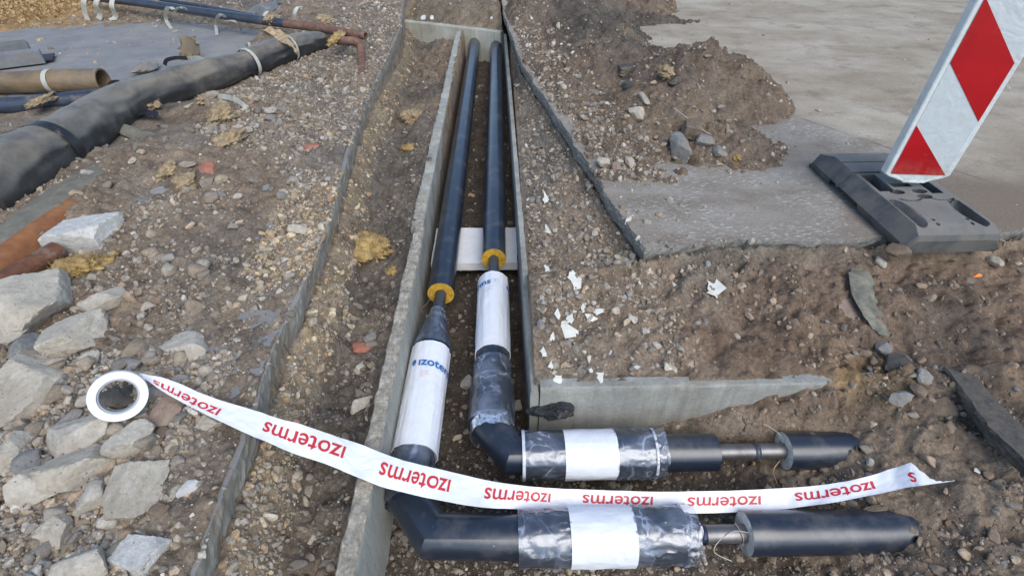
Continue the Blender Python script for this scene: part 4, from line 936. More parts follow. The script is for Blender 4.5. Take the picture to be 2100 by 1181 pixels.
BIG=[
 (176,486,150,64,M_limeW,'long white painted stone block behind the wool tuft at the left',dict(ang=12,blocky=1,flat=.75,rough=.04)),
 (92,618,142,112,M_lime,'large flat-faced limestone block under the rusty pipe end',dict(ang=20,planes=9)),
 (158,682,112,112,M_lime,'mottled grey and pinkish limestone block left of the tan soil bank',dict(ang=-20)),
 (48,785,135,140,M_limeY,'large cream limestone boulder at the left edge of the picture',dict(ang=10,planes=9)),
 (165,893,140,90,M_lime,'wide rough grey limestone block just below the tape roll',dict(ang=25)),
 (172,952,150,86,M_limeY,'yellowish ridged limestone block beneath the wide grey one',dict(ang=20)),
 (268,910,82,74,M_lime,'rounded grey stone just below and right of the tape roll',dict(ang=0,flat=.8)),
 (268,1008,118,150,M_limeY,'tall pale tan limestone slab, largest rock right of the lower left pile',dict(ang=10,planes=10)),
 (390,716,130,58,M_lime,'flat elongated grey stone lying alone on the soil above the tape',dict(ang=-22,flat=.5)),
 (285,1140,125,100,M_limeW,'pale block at the bottom edge left of the pavement edge',dict(ang=-8,blocky=1)),
 (208,622,56,66,M_limeY,'small cream and grey stone beside the big flat-faced block',dict(ang=-15)),
 (26,688,76,56,M_lime,'pale grey stone at left edge under the flat-faced block',dict(ang=0)),
 (72,722,72,60,M_greyr,'blue-grey stone wedged between the cream boulder and mottled block',dict(ang=20)),
 (28,925,84,104,M_limeY,'blurred yellowish stone at the left edge below the boulder',dict(ang=0)),
 (190,1022,78,60,M_lime,'small triangular grey stone left of the tall tan slab',dict(ang=-25)),
 (60,1010,104,80,M_lime,'low grey stone in the lower left pile, near the left edge',dict(ang=15)),
 (62,960,60,60,M_greyr,'greenish grey stone above the low grey one at the left',dict(ang=40)),
 (347,838,72,58,M_pink,'pinkish wedge-shaped stone under the start of the tape',dict(ang=-30,flat=.6)),
 (292,870,66,46,M_brownr,'flat brown stone slab leaning by the tape roll',dict(ang=35,blocky=1,flat=.5)),
 (327,902,26,96,M_brownr,'narrow upright-lying brown stone right of the tape roll',dict(ang=4,blocky=1,flat=.6)),
 (178,1155,110,80,M_lime,'dull grey rock at the bottom edge, far left pile',dict(ang=20)),
 (115,1085,90,70,M_limeY,'brownish blurred rock in the lower left corner',dict(ang=-10)),
 (387,998,32,46,M_limeW,'small white pitted stone near the left pavement edge',dict(ang=-10)),
 (357,1010,30,50,M_limeY,'small tan oval stone beside the white pitted one',dict(ang=0,planes=20)),
 (325,1045,48,34,M_brownr,'small brown oval stone below the tall tan slab',dict(ang=10,planes=20)),
 (430,868,60,34,M_limeY,'rough pebbly brown piece just under the tape near its start',dict(ang=-25,rough=.12)),
 (88,785+150-55,36,46,M_limeY,'small tan angular stone left of the wide grey block',dict(ang=10)),
 (1392,300,48,46,M_greyr,'rounded grey stone at the foot of the spoil heap',dict(ang=0,flat=.9,lift=.5)),
 (1420,264,50,36,M_brownr,'brown square clod just above the rounded grey stone',dict(ang=-15,blocky=1,lift=.5)),
 (1305,232,42,26,M_limeY,'pale lumpy stone left on the spoil heap slope',dict(ang=0,lift=.5)),
 (1318,198,20,30,M_limeY,'small pale stone above the pale lumpy one on the heap',dict(ang=0,lift=.5)),
 (1301,182,32,30,M_darkr,'dark rounded slab piece on left of the spoil heap',dict(ang=20,flat=.7,lift=.3)),
 (1288,143,64,16,M_darkr,'dark flat slab with a shadow under its edge, behind the heap',dict(ang=8,blocky=1,flat=.5,lift=.4)),
 (1391,163,36,32,M_darkr,'dark speckled chunk in the middle of the heap face',dict(ang=-35,lift=.7)),
 (1457,117,42,34,M_darkr,'dark square block on top of the spoil heap',dict(ang=-10,blocky=1,lift=.7,flat=.9)),
 (1440,288,34,26,M_greyr,'bluish grey stone right of the rounded grey one',dict(ang=10,lift=.5)),
 (1478,313,28,24,M_greyr,'small grey stone at the lower right of the heap',dict(ang=0,lift=.5)),
 (1520,212,28,14,M_limeY,'small flat pale stone on right flank of the heap',dict(ang=0,lift=.5)),
 (1842,516,36,22,M_brownr,'brown stone wedged under the near corner of the rubber foot',dict(ang=0,lift=.6)),
 (1806,540,24,20,M_lime,'small pale pebbly stone below the rubber foot corner',dict(ang=0,lift=.6)),
 (2036,536,28,20,M_limeY,'tan stone under the right near corner of the rubber foot',dict(ang=0,lift=.6)),
 (1836,750,50,44,M_darkr,'dark grey stone right of the sandy patch',dict(ang=0,lift=.5)),
 (1850,812,50,30,M_greyr,'grey stone low in the dark stone group at the right',dict(ang=0,lift=.5)),
 (1808,716,36,28,M_greyr,'uppermost stone of the dark group at the right',dict(ang=0,lift=.5)),
 (1935,832,76,44,M_brownr,'rusty brown angular stone above the buried pipe end',dict(ang=-30,lift=.5)),
 (1882,800,34,30,M_brownr,'small brown stone beside the rusty angular one',dict(ang=0,lift=.5)),
 (1892,770,36,26,M_greyr,'grey stone left of the dark asphalt strip',dict(ang=0,lift=.5)),
 (957,786,28,36,M_lime,'pale stone on the channel floor between the pipes',dict(ang=-20,lift=.6)),
 (1062,832,22,32,M_lime,'small concrete block beside the film wrapped right pipe',dict(ang=0,blocky=1,lift=.6)),
 (742,828,36,44,M_lime,'grey stone on the ditch bottom above the tape',dict(ang=-30)),
 (762,690,26,32,M_greyr,'small round grey stone near the left channel wall top',dict(ang=0,lift=.5)),
 (742,752,24,40,M_lime,'elongated grey chip in the ditch beside the left wall',dict(ang=-25)),
 (1108,664,18,36,M_greyr,'oval grey stone beside the thin right wall',dict(ang=0,planes=20)),
 (640,1105,18,36,M_lime,'pale chip low in the ditch near the bottom edge',dict(ang=-10)),
 (1240,332,26,18,M_limeY,'pale stone on the road edge, leftmost of the gravel cluster',dict(lift=.6)),
 (1290,330,28,22,M_limeY,'tan stone on the road edge, rightmost of the gravel cluster',dict(lift=.6)),
 (1262,345,22,16,M_pink,'pinkish stone between the two pale ones at the road edge',dict(lift=.6)),
 (297,138,38,30,M_greyr,'brown-grey broken stone lying on the old grey pavement',dict(lift=.7,flat=.8)),
 (610,470,34,20,M_limeY,'flat tan stone beside the gold gravel near the pavement edge',dict(lift=.5)),
]
for i,(px,py,w_,h_,mt,lb,kw) in enumerate(BIG):
    kw=dict(kw); kw.setdefault('sub',5 if w_*h_>6000 else 4 if w_*h_>1500 else 3); rock(px,py,w_,h_,mt,lb,seed=100+i,**kw)
M_clod=simple('soil_clod',(.21,.165,.125),.95,var=.45,scale=35,bs=1,bd=.01,bscale=120)
for i,(px,py,w_,h_,zz,lb) in enumerate([(1690,903,50,18,-.325,'soil clod on top of the upper buried pipe, leftmost of three'),(1722,912,44,26,-.33,'soil clod in the middle on the upper buried pipe end'),(1752,935,36,40,-.36,'soil clod at the very tip of the upper buried pipe'),
  (1800,1042,60,16,-.325,'long flat soil clod on top of the lower buried pipe'),(1838,1062,46,30,-.335,'soil clod on the shoulder of the lower buried pipe end'),(1864,1092,34,40,-.36,'soil clod at the tip of the lower buried pipe end'),(1850,1138,56,26,-.42,'soil clod in front of the lower buried pipe end')]):
    rock(px,py,w_,h_,M_clod,lb,name='soil_clod',cat='clod',group='clods lying on the buried pipe ends',z=zz,seed=700+i,rough=.35,planes=12,sub=4,flat=.6,lift=.1,ang=(i*31)%60-30)
# white chips of broken pipe coating on the right slope
SH=[(1180,578,30,30,'large white shard right of the upper end of the sleeve'),(1120,409,18,26,'grey-white shard beside the thin wall, highest of the shards'),(1125,474,22,20,'white shard just above the slope level with the foam ring'),
 (1123,552,20,12,'slim white shard beside the top of the white sleeve'),(1165,676,34,34,'large hooked white shard low on the slope'),(1168,655,16,26,'upright white shard touching the hooked one'),(1145,646,14,22,'narrow white shard near the oval grey stone'),(1195,633,10,16,'small upright white shard among tan gravel'),
 (1228,640,26,12,'flat white shard at the right end of the shard group'),(1213,652,26,10,'flat grey-white shard just under the right end one'),(1133,690,12,18,'small white shard left of the hooked one'),(1233,774,22,24,'pale shard above the concrete wall face'),(1143,777,20,14,'white shard above the wall corner'),
 (1114,723,14,20,'narrow white shard beside the thin wall top'),(1130,748,12,16,'tiny white shard near the wall corner'),(1307,754,12,8,'tiny white chip at the edge of the wall face top'),(1212,760,10,8,'tiny white chip above the concrete face'),(1467,594,50,26,'clean white broken tile lying alone on the brown slope')]
def shard(px,py,w_,h_,lb,seed):
    r=np.random.RandomState(seed); c=at(px,py,0)
    for _ in range(4): z0=gz(c.x,c.y); c=at(px,py,z0+.008)
    W=(at(px+w_/2,py,z0)-at(px-w_/2,py,z0)).length/2; Dp=(at(px,py+h_/2,z0)-at(px,py-h_/2,z0)).length/2
    n=11; an=np.sort(r.uniform(0,6.28,n)); rr=r.uniform(.45,1.15,n); ring=np.stack([np.cos(an)*rr*W,np.sin(an)*rr*Dp],1)
    curv=r.uniform(2,6)*(-1)**seed; rows=[]
    for sc,dz in ((.02,.003),(.5,.003),(1,.003),(1,0),(.02,0)):
        q=ring*sc; rows.append(np.column_stack([q,dz-curv*(q[:,0]**2)+r.uniform(-.0006,.0006,n)]))
    E=Euler((r.uniform(.05,.4),r.uniform(-.35,.35),r.uniform(-.4,.4))).to_matrix(); rows=[k@np.array(E).T for k in rows]
    o=link('white_shard',rings_mesh('white_shard',rows,(True,True),sharp=30),M_shard,None,(c.x,c.y,z0+.010)); tag(o,lb,'shard','white shards on the right slope')
for i,(px,py,w_,h_,lb) in enumerate(SH): shard(px,py,w_*1.15,h_*1.15,lb,300+i)
FL=[(1777,600,68,112,M_lichen,'stone_slab','thin lichen-spotted slab standing in the brown bank under the rubber foot','slab',dict(flat=.18,planes=9,tilt=(.25,.1),lift=1.3)),
 (1745,640,60,90,M_pink,'stone_slab','smooth pinkish tan slab half behind the lichen-spotted slab','slab',dict(flat=.14,planes=9,tilt=(.25,.1),lift=.6)),
 (424,346,36,26,M_brick,'brick_chip','reddish brick chip on the rubble at the left','brick chip',dict(flat=.5)),
 (635,302,30,16,M_brick,'brick_chip','small orange brick chip on gravel near the rusty elbow','brick chip',dict(flat=.4)),
 (748,712,40,26,M_brick,'brick_chip','dark red brick crumbs beside the left channel wall','brick chip',dict(flat=.4,rough=.2)),
 (297,422,60,12,M_pink,'wood_chip','thin pinkish strip lying by the grey sheet scrap','chip',dict(flat=.3)),
 (330,178,20,14,M_wool,'brown_scrap','small brown scrap beside the broken stone on the pavement','scrap',dict(flat=.4))]
for i,(px,py,w_,h_,mt,nm,lb,ct,kw) in enumerate(FL): rock(px,py,w_,h_,mt,lb,name=nm,cat=ct,seed=350+i,sub=4,**kw)

# ------------------------------------------------------------ gravel: medium stones one by one, the rest as stuff
rs=np.random.RandomState(77)
PROT=[rock_shape(np.random.RandomState(500+k),2,10,.05) for k in range(10)]
PROTL=[rock_shape(np.random.RandomState(520+k),1,9,.04) for k in range(12)]
PAL=np.array([(.36,.32,.27),(.30,.27,.23),(.42,.37,.30),(.25,.21,.17),(.36,.29,.21),(.22,.21,.20),(.48,.45,.40),(.30,.24,.18),(.40,.30,.21)])
GOLD=np.array([(.46,.34,.20),(.50,.40,.26),(.42,.28,.16),(.52,.45,.34)])
DARK=np.array([(.12,.11,.10),(.16,.14,.12),(.20,.17,.14),(.24,.21,.18)])
def pick(x,y):
    """colour family by place"""
    n=len(x); out=PAL[rs.randint(0,len(PAL),n)]
    lx=Lx(y)
    g=(rs.rand(n)<np.where(y<1.3,.2,.55))&(((abs(x-lx-.05)<.05))|(np.hypot(x+.98,(y-2.1)*.5)<.22)); out=np.where(g[:,None],GOLD[rs.randint(0,4,n)],out)
    dk=(rs.rand(n)<.75)&(((x>-.45)&(x<.1))|((x>1.3)&(y<1.8)&(y>1.15))|((x>lx+.12)&(x<-.5))|((x>.9)&(y>4.3)&(y<6.2))); out=np.where(dk[:,None],DARK[rs.randint(0,4,n)],out)
    sl=(rs.rand(n)<.6)&((x>.7)&(y<1.95)); out=np.where(sl[:,None],DARK[rs.randint(1,4,n)]*np.array([1.25,1.05,.9]),out)
    dz=rs.uniform(.0,.7,(n,1))**1.4; out=out*(1-dz)+np.array([.215,.18,.142])*dz
    return out*rs.uniform(.85,1.5,(n,1))
def density(x,y):
    lx=Lx(y); rx=np.where(y>1.87,Rx(y),.66); d=np.ones_like(x)*.55
    nn=fbm(x,y,.25,3,201)
    d=d*(.25+1.3*ss(-.2,.5,nn))
    left=x<lx; d=np.where(left,d*1.25,d)
    d=np.where(left&(y<1.9)&(x>-1.25),d*.9,d)
    d=np.where(left&(y<1.3)&(x<-.95),2.2,d)
    d=np.where(left&(y>3.0)&(x>-1.9),2.0,d)
    d=np.where(left&(abs(y-2.2)<.5)&(x>lx-.28),1.9,d)
    d=np.where((~left)&(x<lx+.10),.9,d)
    d=np.where((x>-.45)&(x<.1),.18,d)
    d=np.where((x>.13)&(x<rx)&(y>1.9),1.1,d)
    ysr=np.interp(x,[.6,1.07,1.78,2.3,2.9,4,9],[1.87,1.95,1.94,1.95,2.1,2.3,2.6])
    onroad=(x>rx)&(y>ysr)
    d=np.where((x>.75)&(y<ysr)&(y>1.3),d*.55,d)
    mh=MH(x,y); d=np.where(onroad,np.where((mh>-.01)&(x<2.85)&(y>2.4),.25+1.25*ss(.55,.2,x-rx),.012+.25*ss(.5,.0,x-rx)*ss(3.3,2.6,y)),d)
    d=np.where((mask_pave(x,y)>.4)&left,.06,d)
    d=np.where((y<1.24)&(x>.1)&(x<.9),.25,d)
    wallz=((x>-.53)&(x<-.43))|((x>.07)&(x<.14)&(y>1.2))|((abs(y-1.3)<.04)&(x>.1)&(x<1.4)); d=np.where(wallz,0,d)
    pan=(abs(x-2.0)<.24)&(abs(y-2.27)<.46); d=np.where(pan,0,d)
    return d
def sample(n):
    """more stones close to the camera, where each one shows larger"""
    X_=[];Y_=[]; c=0
    while c<n:
        r=rs.uniform(0,1,n*3); rad=.45*(8.5/.45)**(r**.85); th_=rs.uniform(-1.25,1.25,n*3)
        x=rad*np.sin(th_); y=rad*np.cos(th_); k=rs.uniform(0,2.2,n*3)<density(x,y); k&=(abs(x)<7)&(y>.35)
        X_.append(x[k]);Y_.append(y[k]); c+=int(k.sum())
    return np.concatenate(X_)[:n],np.concatenate(Y_)[:n]
def rotm(n):
    q=rs.normal(size=(n,4)); q/=np.linalg.norm(q,axis=1)[:,None]; w_,x,y,z=q.T
    return np.stack([np.stack([1-2*(y*y+z*z),2*(x*y-z*w_),2*(x*z+y*w_)],-1),np.stack([2*(x*y+z*w_),1-2*(x*x+z*z),2*(y*z-x*w_)],-1),np.stack([2*(x*z-y*w_),2*(y*z+x*w_),1-2*(x*x+y*y)],-1)],1)
def scatter(name,n,smin,smax,power,prot,dist_grow,zoff=.0,label=None):
    x,y=sample(n); s=smin*(1-rs.rand(n))**(-1/power); s=np.minimum(s,smax)*(1+np.hypot(x,y)*dist_grow)
    z=ground_z(x,y)+s*zoff; col=pick(x,y); R_=rotm(n); sc=np.stack([s*rs.uniform(.8,1.3,n),s*rs.uniform(.7,1.1,n),s*rs.uniform(.5,.8,n)],1)
    Vs=[];Fs=[];Ts=[];off=0; pi=rs.randint(0,len(prot),n)
    for k,(v,f) in enumerate(prot):
        m=pi==k; c=int(m.sum())
        if not c: continue
        vv=np.einsum('nij,nvj->nvi',R_[m],v[None]*sc[m][:,None,:])+np.stack([x[m],y[m],z[m]],1)[:,None,:]
        Vs.append(vv.reshape(-1,3)); Ts.append(np.repeat(col[m],len(v),0)); Fs.append((f[None]+(np.arange(c)*len(v))[:,None,None]).reshape(-1,3)+off); off+=c*len(v)
    o=link(name,mesh_np(name,np.concatenate(Vs),np.concatenate(Fs),False,np.concatenate(Ts)),M_stone); tag(o,kind='stuff',label=label); return o
scatter('gravel',85000,.0022,.011,2.2,PROTL,.12,label='loose fine gravel and grit scattered over the dug soil')
scatter('pebbles',9000,.0075,.018,2.6,PROT,.10,label='loose coarse pebbles scattered over the dug soil')
# individual stones
zones=[('left','tan or grey pebble lying on the soil bank left of the pavement edge','loose pebbles on the left bank',lambda x,y:(x<Lx(y)-.03)&(y>.75)&(y<4.5)&(x>-2.2),90),
 ('ditch','small dirty pebble in the ditch between pavement edge and left channel wall','pebbles in the left ditch',lambda x,y:(x>Lx(y)+.05)&(x<-.56)&(y<6),35),
 ('berm','small pale pebble on the soil strip between thin right wall and road edge','pebbles on the right soil strip',lambda x,y:(x>.16)&(x<np.where(y>1.87,Rx(y),.6)-.02)&(y>1.35)&(y<5),55),
 ('heap','brown or grey clod sticking out of the spoil heap on the road','clods in the spoil heap',lambda x,y:(x>Rx(y)+.05)&(x<2.1)&(y>2.7)&(y<5)&(MH(x,y)>.0),55),
 ('slope','brown clod on the soil slope beyond the buried pipe ends','clods on the right slope',lambda x,y:(x>1.15)&(x<2.3)&(y<1.8)&(y>.6),45),
 ('rubble','rubble','broken rubble on the left bank',lambda x,y:(x<-1.15)&(x>-2.3)&(y<3.7)&(y>1.7),60),
 ('rubble','rubble','broken concrete bits in the lower left pile',lambda x,y:(x<-.98)&(x>-2.0)&(y<1.75)&(y>.55),70),
 ('rubble','rubble','rubble piled against the old black pipe',lambda x,y:(x<-1.95)&(x>-3.1)&(y<4.1)&(y>2.6)&(abs(y-(3.3+(x+2.7)*.9))<.35),45)]
LM=[(176,486,'white painted block'),(92,618,'large flat-faced limestone block'),(390,716,'lone flat grey stone'),(245,811,'tape roll'),(424,346,'reddish brick chip'),(480,290,'white curved strap'),(742,120,'rusty pipe elbow'),(640,440,'gold gravel patch'),
 (560,860,'tape on the left bank'),(300,260,'long grey board scrap'),(310,430,'crumpled grey sheet'),(430,160,'dented black pipe'),(752,512,'ochre wool tuft in the ditch'),(848,240,'far tan wool tuft'),(742,828,'grey stone on the ditch bottom'),(845,440,'joint in the left channel wall'),(900,120,'far end wall'),
 (1125,474,'slim white shard'),(1180,578,'large white shard'),(1165,676,'hooked white shard'),(1120,409,'highest white shard'),(1060,480,'foam support slab'),(1325,515,'near corner of the road slab'),(1200,340,'broken road edge'),(1080,170,'far part of the road edge'),
 (1392,300,'rounded grey stone by the heap'),(1457,117,'dark block on the heap top'),(1391,163,'dark speckled chunk'),(1301,178,'dark rounded slab piece'),(1305,232,'pale lumpy stone'),(1600,230,'right foot of the heap'),(1262,340,'gravel cluster at the road edge'),(1467,594,'white broken tile'),
 (1777,600,'lichen-spotted slab'),(1690,730,'sandy patch on the slope'),(1935,832,'rusty brown angular stone'),(1836,750,'group of dark stones'),(1750,935,'upper buried pipe end'),(1860,1090,'lower buried pipe end'),(1965,985,'torn tape end'),(2006,565,'orange stick'),(2040,850,'dark asphalt strip'),(1850,520,'near side of the rubber foot')]
def peb_label(a,b,c,s,nm,used={}):
    px,py=pj(a,b,gz(a,b)); l=min(LM,key=lambda q:(q[0]-px)**2+(q[1]-py)**2); dx,dy=px-l[0],py-l[1]
    where=('right of' if dx>0 else 'left of') if abs(dx)>abs(dy) else ('below' if dy>0 else 'above')
    if math.hypot(dx,dy)<28: where='touching'
    v=float(np.mean(c)); col='pale' if v>.40 else 'tan' if v>.30 else 'brown' if c[0]>c[2]*1.25 and v>.17 else 'grey' if v>.2 else 'dark'
    sz='larger' if s>.0178 else 'small' if s<.0145 else 'medium'
    return f'{sz} {col} {nm} {where} the {l[2]}'
for nm,lb,gp,fn,cnt in zones:
    x,y=sample(9000); k=fn(x,y); x=x[k][:cnt];y=y[k][:cnt]; col=pick(x,y)
    for a,b,c in zip(x,y,col):
        s=float(rs.uniform(.012,.021))*(1.7 if nm=='rubble' else 1.); v,f=rock_shape(rs,3,11,.06); v=v*np.array([s*rs.uniform(1,1.35),s,s*rs.uniform(.55,.85)]); an=rs.uniform(0,6.28)
        ca,sa=math.cos(an),math.sin(an); v=v@np.array([[ca,sa,0],[-sa,ca,0],[0,0,1]])
        nme='clod' if 'clod' in lb else 'rubble_chunk' if nm=='rubble' else 'pebble'
        o=link(nme,mesh_np(nme,v,f,True,np.repeat(c[None],len(v),0)),M_stone,None,(a,b,gz(a,b)+s*.3)); tag(o,peb_label(a,b,c,s/(1.7 if nm=='rubble' else 1),'concrete bit' if 'concrete bits' in gp else 'broken stone' if 'piled' in gp else nme.replace('_',' ')),nme,gp)

# ------------------------------------------------------------ wool tufts
def tuft(px,py,w_,h_,label,mat=M_wool,seed=0,z=None,ang=0.,flat=.5):
    c=at(px,py,0); z0=gz(c.x,c.y) if z is None else z
    for _ in range(3): c=at(px,py,z0+.02); z0=gz(c.x,c.y) if z is None else z
    W=(at(px+w_/2,py,z0)-at(px-w_/2,py,z0)).length/2; Dp=(at(px,py+h_/2,z0)-at(px,py-h_/2,z0)).length/2*.8
    r=np.random.RandomState(seed); D,Fc=ICO[5]; o=r.uniform(0,20)
    rr=.72+.85*fb3(D,1.5,3,o)+.35*abs(fb3(D,4,3,o))+.14*fb3(D,14,2,o); rr=np.maximum(rr,.15); v=D*rr[:,None]*np.array([W,Dp,min(W,Dp)*flat])
    a=R(ang); v=v@np.array([[math.cos(a),math.sin(a),0],[-math.sin(a),math.cos(a),0],[0,0,1]])
    # short stray fibres standing off the surface
    nf=420; idx=r.randint(0,len(v),nf); Vf=[];Ff=[]
    for k in idx:
        p=v[k]; d=D[k]+r.normal(size=3)*.7; d/=np.linalg.norm(d); l=r.uniform(.006,.018)*(.5+W*12); q=p+d*l*.6+r.normal(size=3)*l*.2; e=p+d*l
        sd_=np.cross(d,r.normal(size=3)); sd_/=np.linalg.norm(sd_); t=.0006+W*.006; n=len(Vf)
        Vf+=[p-sd_*t,p+sd_*t,q+sd_*t*.8,q-sd_*t*.8,e]; Ff+=[(n,n+1,n+2),(n,n+2,n+3),(n+3,n+2,n+4)]
    V=np.concatenate([v,np.array(Vf)]); Fa=np.concatenate([Fc,np.array(Ff)+len(v)])
    zc_=z0+min(W,Dp)*flat*.3; c=at(px,py,zc_); o=link('wool_tuft',mesh_np('wool_tuft',V,Fa),mat,None,(c.x,c.y,zc_)); tag(o,label,'wool tuft','tufts of torn mineral wool'); return o
for i,(px,py,w_,h_,lb,mt,an) in enumerate([(163,546,90,44,'ochre mineral wool tuft under the white painted block',M_wool,8),(222,530,32,28,'small ochre wool tuft at right of the bigger one by the white block',M_wool,0),
 (758,515,104,84,'ochre wool tuft in the ditch, largest one beside the left wall',M_wool,45),(806,556,26,22,'small ochre wool bit in the ditch under the largest tuft',M_wool,0),(848,240,50,30,'tan wool tuft far down the ditch',M_woolp,-10),(838,306,34,20,'ochre stain-like wool bit lower than the far tuft',M_wool,0),
 (470,288,58,44,'tan wool tuft below the white curved strap end',M_woolp,-20),(450,235,62,44,'wide tan wool clump under the white curved strap',M_woolp,10),(418,203,30,22,'pinkish tan wool knot at start of the white strap',M_woolp,0),(310,215,34,20,'tan wool bit above the grey board scraps',M_woolp,0),
 (380,375,56,40,'tan wool clump above the grey sheet scrap',M_woolp,15),(340,352,50,36,'dull tan wool lump left of the brick chip',M_woolp,0),(85,208,30,34,'orange wool tied round the dark blue pipe',M_woolp,0),(668,42,34,26,'tan wool on the rusty thin pipe',M_woolp,10),(688,80,22,40,'hanging tan wool at the rusty pipe junction',M_wool,0),(560,40,30,18,'brown wool lump inside the pale strap loop',M_woolp,0),
 (1508,322,22,20,'ochre wool bit at the foot of the spoil heap',M_wool,0),(1505,340,18,18,'tiny ochre wool bit on the road below the heap',M_wool,0),(1365,145,34,24,'ochre wool tuft on the heap beside the dark chunk',M_woolp,0)]):
    tuft(px,py,w_,h_,lb,mt,400+i,ang=an,z=(.10 if i in(12,) else .16 if i in(13,14,15) else None))

# ------------------------------------------------------------ old pipes and scrap at the left
def spline(pts,sub=10):
    P=[Vector(p) for p in pts]; out=[]
    for i in range(len(P)-1):
        a=P[max(i-1,0)];b=P[i];c=P[i+1];d=P[min(i+2,len(P)-1)]
        for k in range(sub):
            t=k/sub; out.append(.5*((2*b)+(c-a)*t+(2*a-5*b+4*c-d)*t*t+(3*b-a-3*c+d)*t**3))
    return out+[P[-1]]
def bent_tube(name,pxs,rad,mat,label=None,cat=None,parent=None,group=None,amp=.0,seed=0,sub=10,hollow=0.,seg=64,fs=3,ft=1.2,caps=(True,True)):
    pts=spline([at(*p) for p in pxs],sub); n=len(pts); rr=np.interp(np.linspace(0,1,n),np.linspace(0,1,len(rad)),rad) if hasattr(rad,'__len__') else np.full(n,rad)
    rg=tube_pts(pts,list(rr),seg,rfun=wrinkle(seed,amp,fs,ft) if amp else None)
    if hollow:
        c=[r.mean(0) for r in rg]; inner=[cc+(r-cc)*(1-hollow/np.linalg.norm(r-cc,axis=1).mean()) for r,cc in zip(rg,c)]
        me=rings_mesh(name,rg+inner[::-1]+[rg[0]],(False,False))
    else: me=rings_mesh(name,rg,caps)
    o=link(name,me,mat,parent)
    if label: tag(o,label,cat,group)
    return o
def band(root,p,ax,r,w_,mat,name='band',amp=.002,seed=0):
    ax=Vector(ax).normalized(); rg=tube_pts([Vector(p)-ax*w_/2,Vector(p)+ax*w_/2],r,64,rfun=wrinkle(seed,amp,5,1.)); 
    return shell(name,rg,.003,root,mat)
OP=empty('old_pipe',at(150,290,0),'big dented black and dusty sheathed pipe lying bent across the left rubble','pipe')
path=[(-60,415,.10),(40,350,.12),(120,303,.12),(200,247,.11),(280,203,.10),(360,178,.10),(430,157,.10),(500,135,.09),(560,112,.10),(620,92,.10),(660,84,.08)]
rad=[.17,.165,.15,.135,.125,.12,.12,.095,.115,.10,.075]
bent_tube('sheath',path,rad,M_olddark,parent=OP,amp=.015,seed=3,fs=3.4,ft=1.1,sub=16)
sp_=spline([at(*p) for p in path],12)
def on_path(f): 
    k=int(f*(len(sp_)-2)); return sp_[k],(sp_[k+1]-sp_[k]),float(np.interp(f,np.linspace(0,1,len(rad)),rad))
for f,mt,wd,ex in ((.185,M_blackst,.06,.012),(.73,M_strap,.03,.018),(.86,M_strap,.02,.010)):
    p,d,r=on_path(f); band(OP,p,d,r+ex,wd,mt)
bent_tube('old_pipe',[(-40,170,.085),(60,168,.085),(140,166,.085),(212,165,.085)],[.075,.078,.082,.085],M_oldgold,'short brown and golden sheathed pipe with pale band at the left edge','pipe',amp=.004,seed=5,hollow=.012)
band(bpy.data.objects['old_pipe.001'] if 'old_pipe.001' in bpy.data.objects else None,at(108,167,.085),(1,0,0),.086,.035,M_strap)
bent_tube('old_pipe',[(-40,220,.06),(60,214,.06),(150,205,.06),(240,196,.06)],.056,M_oldblue,'dark blue-black old pipe lying below the golden one','pipe',amp=.003,seed=6)
bent_tube('steel_pipe_length',[(180,-6,.17),(300,8,.17),(420,26,.165),(520,40,.16),(590,49,.155)],[.042]*5,M_bluepipe,'long thin dark bluish steel pipe across the top left rubble','pipe',amp=.001,seed=7)
bent_tube('rusty_pipe',[(585,49,.155),(660,58,.15),(700,66,.15),(750,74,.14)],[.038,.04,.038,.034],M_rustpale,'rusty thin pipe end continuing the long bluish pipe','pipe',amp=.003,seed=8,hollow=.008)
bent_tube('thin_pipe',[(330,0,.16),(420,14,.16),(518,33,.16)],.022,M_bluepipe,'second thinner shiny bluish pipe behind the long one','pipe',seed=9)
bent_tube('rusty_elbow',[(690,84,.14),(712,84,.15),(730,86,.14),(739,96,.10),(741,122,.03),(742,160,-.005)],[.032,.034,.036,.036,.034,.033],M_rustpale,'rusty bent pipe elbow pointing down beside the gravel','pipe',amp=.002,seed=10,hollow=.007)
bent_tube('rusty_pipe',[(-60,622,.06),(20,572,.06),(120,513,.06)],[.042,.042,.041],M_rust,'dark rusty steel pipe entering from the left edge above the limestone blocks','pipe',amp=.0015,seed=11,hollow=.006,sub=8)
CR=empty('crusted_pipe',at(130,440,0),'orange rusty pipe half covered by a grey cement crust at the left edge','pipe')
bent_tube('pipe_wall',[(-60,590,.03),(60,505,.03),(150,440,.03),(215,402,.03),(290,365,.02)],[.075,.075,.07,.065,.05],M_orust,parent=CR,amp=.006,seed=12)
# crust: thick ragged strip over the upper side of that pipe
cpath=spline([at(*p) for p in [(-60,555,.06),(40,478,.065),(110,420,.07),(175,375,.07),(250,335,.05)]],16)
ths=np.linspace(R(20),R(150),22); rgs=[];rin=[]
for k,p in enumerate(cpath):
    d=(cpath[min(k+1,len(cpath)-1)]-cpath[max(k-1,0)]).normalized(); u_,v_=frame(d); r=.085
    e0=.35*vn3(np.array([[k*.35,1.,2.]]),1.)[0]; e1=.35*vn3(np.array([[k*.35,9.,2.]]),1.)[0]
    a=ths+np.linspace(e0,e1,22)*1.0; rr=r+.006*fbm(np.full(22,k*.03),a,.2,3,120)
    rgs.append(np.array(p)+np.outer(np.cos(a)*rr*1.25,np.array(u_))+np.outer(np.sin(a)*rr*.55,np.array(v_)))
    rin.append(np.array(p)+np.outer(np.cos(a)*(rr-.016)*1.25,np.array(u_))+np.outer(np.sin(a)*(rr-.016)*.55,np.array(v_)))
rows=[np.concatenate([a,b[::-1]]) for a,b in zip(rgs,rin)]
